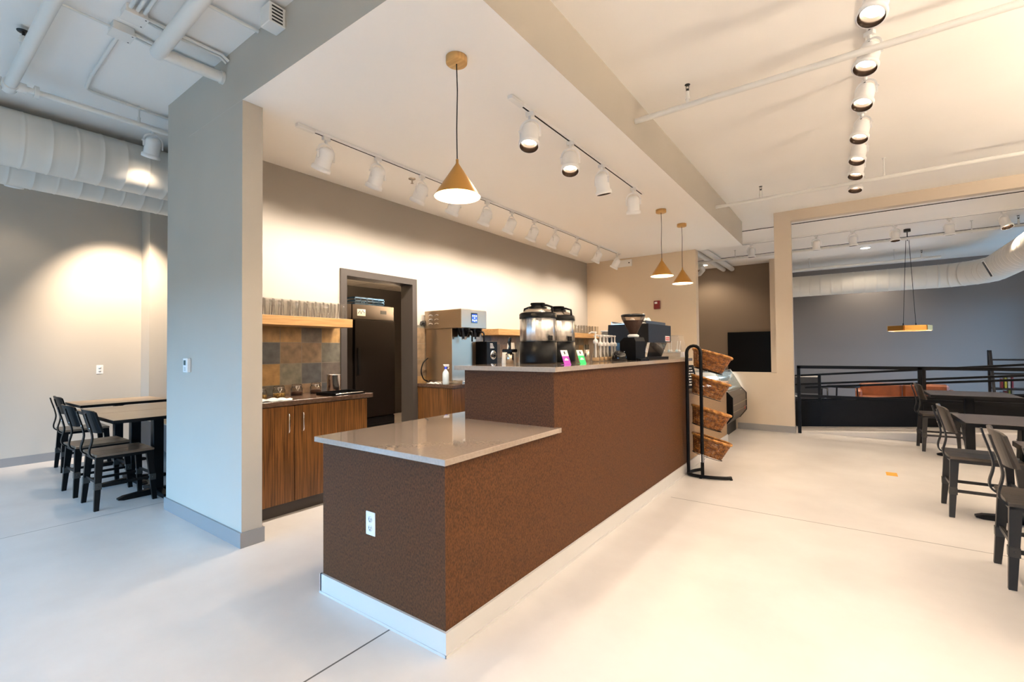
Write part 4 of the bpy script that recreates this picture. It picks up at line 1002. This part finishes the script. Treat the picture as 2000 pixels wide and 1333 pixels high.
# ================================================================ TABLES AND CHAIRS
def chair_proto(label, group, loc, rz, mets, wood, back=None):
    """faces +x; 0.82 m tall"""
    t = thing('dining_chair', label, 'chair', loc, rz, group)
    # seat: rounded board with plank grooves
    MB().box(-.205, .195, -.205, .205, .440, .462, bev=.004).box(-.19, .18, -.0025, .0025, .4615, .4628).build('seat', wood, t)
    MB().box(-.195, .185, -.17, -.15, .41, .44).box(-.195, .185, .15, .17, .41, .44).box(-.195, -.175, -.17, .17, .41, .44).box(.165, .185, -.17, .17, .41, .44).build('seat_frame', mets, t)
    def leg(sx, sy):
        b = MB(); tx, ty, bx, by = sx*.172, sy*.150, sx*.200+(-.0 if sx < 0 else .0), sy*.195
        wt, wb = .026, .016
        V = []
        for (x, y, z, w, d) in ((bx, by, 0, wb, .014), (tx, ty, .44, wt, .018)):
            V += [(x-w, y-d, z), (x+w, y-d, z), (x+w, y+d, z), (x-w, y+d, z)]
        b.add(V, [(3, 2, 1, 0), (4, 5, 6, 7), (0, 1, 5, 4), (1, 2, 6, 5), (2, 3, 7, 6), (3, 0, 4, 7)])
        l = b.build('leg', mets, t)
        f = .45; x, y = bx+(tx-bx)*f, by+(ty-by)*f
        k = MB().box(x-.024, x+.024, y-.019, y+.019, .17, .225, bev=.002).lathe([(.006, 0), (.005, .004), (0, .004)], 8, mat=Matrix.Translation((x, y+sy*.019, .198)) @ Matrix.Rotation(R(-90*sy), 4, 'X')).build('bracket', flat('worn steel bracket', (.06, .055, .05), .35, metal=.5), l)
        return l
    for sx in (-1, 1):
        for sy in (-1, 1): leg(sx, sy)
    z = .198
    for sy in (-1, 1): MB().tube([(-.188, sy*.174, z), (.188, sy*.174, z)], 0, flat=(.012, .022)).build('stretcher', mets, t)
    MB().tube([(-.188, -.174, z+.03), (-.188, .174, z+.03)], 0, flat=(.012, .022)).build('stretcher', mets, t)
    MB().tube([(.188, -.174, z+.03), (.188, .174, z+.03)], 0, flat=(.012, .022)).build('stretcher', mets, t)
    # S-shaped flat uprights
    for sy in (-1, 1):
        y = sy*.13
        pts = [(-.12, y, .432), (-.17, y, .430), (-.205, y, .438), (-.228, y, .462), (-.232, y, .50), (-.218, y, .56), (-.214, y, .61), (-.228, y, .68), (-.250, y, .76), (-.262, y, .81)]
        b = MB(); V = []; F = []
        P = smooth(pts, 3)
        for i, p in enumerate(P):
            a = P[max(0, i-1)]; c = P[min(len(P)-1, i+1)]; d = (c-a).normalized(); n_ = Vector((-d.z, 0, d.x))
            for q in (-1, 1):
                for w in (-.018, .018): V.append(p+n_*.005*q+Vector((0, w, 0)))
        for i in range(len(P)-1):
            k = i*4; F += [(k, k+1, k+5, k+4), (k+3, k+2, k+6, k+7), (k+1, k+3, k+7, k+5), (k+2, k, k+4, k+6)]
        F += [(0, 2, 3, 1), (len(V)-4, len(V)-3, len(V)-1, len(V)-2)]
        b.add(V, F); b.build('back_upright', mets, t)
    # curved back board
    b = MB(); V = []; F = []; n = 12
    for i in range(n+1):
        u = i/n*2-1; y = u*.205; bow = .035*(u*u)
        for z_, x_ in ((.635, -.203), (.83, -.252)):
            ins = .008*(abs(u)**8)
            zz = z_+(ins if z_ < .7 else -ins*2)
            V.append((x_+bow, y, zz)); V.append((x_+bow+.014, y, zz))
    for i in range(n):
        k = i*4; F += [(k, k+2, k+6, k+4), (k+1, k+5, k+7, k+3), (k+2, k+3, k+7, k+6), (k, k+4, k+5, k+1)]
    F += [(0, 1, 3, 2), (n*4, n*4+2, n*4+3, n*4+1)]
    b.add(V, F); bb = b.build('backrest', back or wood, t)
    s = MB()
    for sy in (-1, 1):
        for z_ in (.68, .78): s.lathe([(.007, 0), (.005, .004), (0, .005)], 8, mat=Matrix.Translation((-.231-.25*(z_-.68), sy*.13, z_)) @ Matrix.Rotation(R(-90), 4, 'Y'))
    s.build('bolt', CHROME, bb)
    return t
c0 = chair_proto('dark metal and wood dining chair at the nearer right-hand table', 'chairs at the right-hand tables', (.80, 5.05, 0), 0, DARKMET, SEATW)
c0['label'] = 'brown wood seat chair standing left of the middle right-hand table'
dup(c0, (.88, 3.78, 0), R(-2), 'brown wood seat chair at the right edge, its near leg lowest in the frame', 'chairs at the right-hand tables')
dup(c0, (.90, 7.90, 0), R(3), 'dark chair at the far right-hand table in front of the railing', 'chairs at the right-hand tables')
dup(c0, (.92, 3.12, 0), R(-2), 'chair cut by the right edge, only its back showing before the nearest table', 'chairs at the right-hand tables')
dup(c0, (1.74, 7.60, 0), R(180), 'dark chair facing left at the far right-hand table, cut by the frame', 'chairs at the right-hand tables')
c1 = chair_proto('dark chair nearest the partition at the left tables', 'chairs at the left tables', (-5.27, 1.31, 0), R(90), BLACK, flat('warm brown seat wood', (.10, .065, .04), .3, col2=(.17, .115, .075), vscale=3, stretch=(2, 20, 1)), BLACK)
dup(c1, (-5.905, 1.30, 0), R(91), 'dark chair in the middle of the three at the left tables')
dup(c1, (-7.22, 1.46, 0), R(88), 'dark chair nearest the left wall at the left tables')
def table_proto(label, loc, rz, sx, sy, topm, group):
    t = thing('cafe_table', label, 'table', loc, rz, group)
    MB().box(-sx/2, sx/2, -sy/2, sy/2, .722, .75, bev=.002).build('tabletop', topm, t)
    e = .0015
    MB().box(-sx/2-e, sx/2+e, -sy/2-e, -sy/2, .720, .748).box(-sx/2-e, sx/2+e, sy/2, sy/2+e, .720, .748).box(-sx/2-e, -sx/2, -sy/2, sy/2, .720, .748).box(sx/2, sx/2+e, -sy/2, sy/2, .720, .748).build('edge_band', BLACK, t)
    MB().box(-.04, .04, -.04, .04, .03, .70, bev=.003).build('post', BLACK, t)
    MB().box(-.14, .14, -.025, .025, .70, .722).box(-.025, .025, -.14, .14, .70, .722).build('top_plate', BLACK, t)
    for a in range(4):
        mt = Matrix.Rotation(R(90*a), 4, 'Z')
        MB().prism([(.03, .0), (.25, .0), (.29, .008), (.29, .02), (.25, .035), (.03, .055)], -.028, .028, 'y', mat=mt).build('foot', BLACK, t)
    return t
T = 'two-seat tables along the right'
table_proto('dark wood cafe table at the right, furthest, in front of the railing', (1.10, 7.50, 0), 0, .74, .76, TABLEW, T)
table_proto('dark wood cafe table at the right, middle one with its chair at the left', (1.03, 4.94, 0), 0, .74, .62, TABLEW, T)
table_proto('dark wood cafe table at the right edge, nearest, only its corner showing', (1.12, 3.59, 0), 0, .74, .62, TABLEW, T)
T = 'two-seat tables along the left'
table_proto('tan-topped cafe table by the left wall', (-7.03, 1.73, 0), 0, .67, .80, TABLEL, T)
table_proto('tan-topped cafe table in the left area, left one of the pushed-together pair', (-5.945, 1.60, 0), 0, .66, .80, TABLEL, T)
table_proto('tan-topped cafe table nearest the partition, right one of the pair', (-5.265, 1.585, 0), 0, .665, .80, TABLEL, T)
t = thing('booth_bench', 'long grey booth bench with tan ledge against the rear of the left area', 'bench', (-6.2, 2.33, 0))
MB().box(-1.40, 1.5, -.28, .28, .14, .46, bev=.006).build('seat_box', flat('charcoal upholstery', (.09, .085, .085), .5), t)
MB().box(-1.40, 1.5, .20, .34, .46, .92, bev=.01).build('backrest', flat('charcoal upholstery', (.09, .085, .085), .5), t)
MB().box(-1.40, 1.5, -.29, .34, .46, .475).build('ledge', TABLEL, t)
for x in (-1.3, 0, 1.4): MB().box(x-.03, x+.03, -.2, .2, 0, .14).build('leg', BLACK, t)

# ================================================================ RAILINGS
t = thing('railing', 'black metal guard railing in front of the ramp, horizontal', 'railing', (-.65, 8.34, 0))
for x in (0, 1.40, 3.4): MB().box(x-.022, x+.022, -.022, .022, 0, 1.02).build('post', BLACK, t)
MB().box(-.022, 5.4, -.022, .022, .985, 1.03, bev=.003).build('top_rail', BLACK, t)
MB().box(0, 5.4, -.012, .012, .55, .59, bev=.003).build('lower_rail', BLACK, t)
t = thing('railing', 'black metal railing on the low black wall behind, sloping with the ramp', 'railing', (-.70, 9.09, 0))
slope = .08
def sl_rail(z, nm, h=.022, x0=0, x1=5.6):
    MB().prism([(x0, z-h+slope*x0), (x1, z-h+slope*x1), (x1, z+h*.4+slope*x1), (x0, z+h*.4+slope*x0)], -.02, .02, 'y').build(nm, BLACK, t)
sl_rail(.845, 'top_rail', x0=-.5); sl_rail(.70, 'middle_rail', x0=-.5); sl_rail(.645, 'lower_rail', x0=.08); sl_rail(.44, 'cap_rail', .02, x0=-.5)
for x in (.28, 1.56, 3.6): MB().box(x-.02, x+.02, -.055, -.035 + .05, .02+slope*x, .84+slope*x).build('post', BLACK, t)

# ================================================================ LOUNGE
t = thing('leather_sofa', 'cognac leather sofa behind the railings against the lounge', 'sofa', (.78, 11.0, 0))
MB().box(-.70, .70, -.10, .70, .08, .30, bev=.02).build('seat_base', LEATHER, t)
for x0, x1 in ((-.66, -.005), (.005, .66)):
    MB().box(x0, x1, .05, .62, .28, .36, bev=.03).build('seat_cushion', LEATHER, t)
    MB().box(x0, x1, .50, .70, .30, .60, bev=.04).build('back_cushion', LEATHER, t)
for x in (-.72, .64): MB().box(x, x+.10, -.10, .72, .10, .50, bev=.03).build('armrest', LEATHER, t)
b = MB()
for x in (-.65, .65):
    for y in (-.05, .65): b.box(x-.02, x+.02, y-.02, y+.02, 0, .08)
b.build('foot', BLACK, t)
t = thing('lounge_chair', 'low dark armchair with thin metal arms behind the left railing', 'armchair', (-.72, 10.4, 0), R(10))
MB().box(-.28, .28, -.28, .28, .30, .42, bev=.03).build('seat_cushion', flat('navy leather', (.02, .025, .035), .4), t)
MB().box(-.28, .28, .24, .34, .36, .76, bev=.03, mat=Matrix.Rotation(R(0), 4, 'X')).build('back_cushion', flat('navy leather', (.02, .025, .035), .4), t)
for x in (-.32, .32): MB().tube([(x, -.3, 0), (x, -.3, .56), (x, .32, .52), (x, .38, 0)], .012, 8).build('arm_frame', BLACK, t)
t = thing('side_table', 'low dark side table beside the armchair in the lounge', 'table', (-.12, 10.5, 0))
MB().lathe([(0, .60), (.25, .60), (.25, .57), (0, .57)], 28).build('tabletop', BLACK, t)
for a in range(3): MB().tube([(.2*math.cos(R(120*a)), .2*math.sin(R(120*a)), .57), (.24*math.cos(R(120*a)), .24*math.sin(R(120*a)), 0)], .01, 8).build('leg', BLACK, t)
t = thing('ladder_bookshelf', 'dark ladder bookshelf with books at the right edge of the lounge', 'bookshelf', (2.14, 12.4, 0))
DW = flat('dark bookshelf wood', (.012, .008, .006), .4, spec=.3)
for x in (0, .95):
    b = MB()
    b.prism([(-.30, 0), (-.25, 0), (.13, 1.22), (.08, 1.22)], x-.02, x+.02, 'x').box(x-.02, x+.02, .18, .22, 0, 1.22).box(x-.02, x+.02, .08, .22, 1.19, 1.22)
    b.build('side_frame', DW, t)
for z, d in ((.25, .40), (.50, .33), (.78, .26), (1.04, .16)): MB().box(.02, .93, .20-d, .20, z-.015, z+.015).build('shelf', DW, t)
bc = [(.22, .012, .01), (.35, .28, .02), (.25, .23, .20), (.16, .012, .02), (.02, .04, .10)]
bl = [('red', 0), ('yellow', 1), ('cream', 2), ('crimson', 3), ('navy', 4)]
for k in range(8):
    c, ci = bl[k % 5]; w = .022+.006*(k % 3); h = .17+.02*(k % 4)
    s = .50 if k < 4 else .25
    x = 2.14+.14+(k % 4)*.045
    bt = thing('book', 'upright %s book on the %s shelf of the ladder bookshelf' % (c, 'middle' if k < 4 else 'bottom'), 'book', (x, 12.50, s+.0155), 0, 'books on the ladder bookshelf')
    MB().box(-w/2, w/2, -.07, .07, 0, h).build('cover', flat(c+' book cover', bc[ci], .5), bt)
    MB().box(-w/2+.003, w/2-.003, -.0, .0715, .003, h+.0005).build('pages', PAPER, bt)

# black menu screen in the brown room
t = thing('black_panel', 'large black panel low on the brown wall', 'panel', (-2.05, 12.98, 0))
MB().box(-.50, .50, -.05, .015, .66, 1.71, bev=.004).build('frame', BLACK, t)
MB().box(-.48, .48, -.052, -.049, .68, 1.69).build('panel', BLACK, t)

# ================================================================ KITCHEN
DKST = flat('dark kitchen stainless', (.008, .006, .005), .5, spec=.1)
def fridge(x, y, label, led):
    t = thing('upright_refrigerator', label, 'refrigerator', (x, y, 0), 0, 'tall refrigerators in the kitchen')
    MB().box(-.70, 0, 0, .68, 0, 1.74).build('cabinet_body', DKST, t)
    MB().box(-.70, .01, 0, .68, 1.74, 1.93).build('top_panel', flat('kitchen steel panel', (.04, .03, .022), .5, spec=.2), t)
    d = MB().box(0, .05, .01, .67, .42, 1.725, bev=.004).build('door', DKST, t)
    MB().box(.05, .065, .045, .085, 1.0, 1.35).build('handle', BLACK, d)
    MB().box(0, .03, .01, .67, .10, .40).box(.03, .034, .03, .65, .15, .165).box(.03, .034, .03, .65, .20, .215).box(.03, .034, .03, .65, .25, .265).box(.03, .034, .03, .65, .30, .315).build('grille', BLACK, t)
    MB().box(.0105, .013, .45, .55, 1.82, 1.87).build('controller', BLACK, t)
    if led: MB().box(.0132, .015, .47, .49, 1.835, 1.85).build('red_indicator', LEDRED, t)
    else:
        k = MB().box(.0105, .013, .07, .20, 1.78, 1.87).build('badge', PAPER, t)
        MB().tube([(.0135, .085, 1.81), (.0135, .11, 1.85), (.0135, .13, 1.81), (.0135, .155, 1.855), (.0135, .185, 1.82)], .005, 6).build('lettering', flat('dark blue ink', (.02, .03, .12), .4), k)
fridge(-5.30, 3.72, 'tall dark steel refrigerator with a badge seen through the doorway', False)
fridge(-5.30, 3.02, 'tall dark steel refrigerator with a red light, left one in the doorway', True)
t = thing('storage_crate', 'blue plastic crate on top of the kitchen refrigerator', 'crate', (-5.65, 4.10, 1.93))
b = MB().box(-.22, .22, -.25, .25, 0, .015)
for z in (.02, .06, .10): b.box(-.22, .22, -.25, -.24, z, z+.02).box(-.22, .22, .24, .25, z, z+.02).box(-.22, -.21, -.25, .25, z, z+.02).box(.21, .22, -.25, .25, z, z+.02)
for q in range(6): b.box(.21, .22, -.25+q*.098, -.24+q*.098, 0, .12)
b.build('crate_body', flat('blue crate plastic', (.004, .045, .11), .5), t)
t = thing('ceiling_sprinkler', 'small sprinkler head in the kitchen ceiling tiles', 'sprinkler', (-5.3, 3.62, 2.58))
MB().lathe([(.03, 0), (.03, -.005), (.01, -.008)], 16).build('escutcheon', STEEL, t)
MB().lathe([(.008, -.008), (.006, -.04), (.018, -.042), (0, -.044)], 10).build('head', STEEL, t)
t = thing('added_globe_fill', 'small unseen globe lamp added to light the kitchen ceiling', 'lamp', (-4.85, 4.7, 2.58))  # added fill for the kitchen, hung out of view
MB().tube([(0, 0, 0), (0, 0, -.95)], .005, 6).build('cord', BLACK, t)
MB().lathe([(0, -.95), (.05, -.97), (.07, -1.02), (.05, -1.07), (0, -1.09)], 16).build('globe', emit('added globe glow', (1, .8, .55), 3), t)
light('kitchen_fill_up', 'SPOT', t, (0, 0, -.93), (PI, 0, 0), 420, (1, .75, .5), spot_size=R(170), spot_blend=.5, shadow_soft_size=.06)
light('kitchen_fill_down', 'POINT', t, (0, 0, -1.2), (0, 0, 0), 1, (1, .75, .5), shadow_soft_size=.06)

# small mark on the floor
tag(MB().box(.27, .36, 6.06, 6.22, .0002, .0012).build('floor_tape', YELLOW), 'small orange piece of tape on the open floor', 'tape')
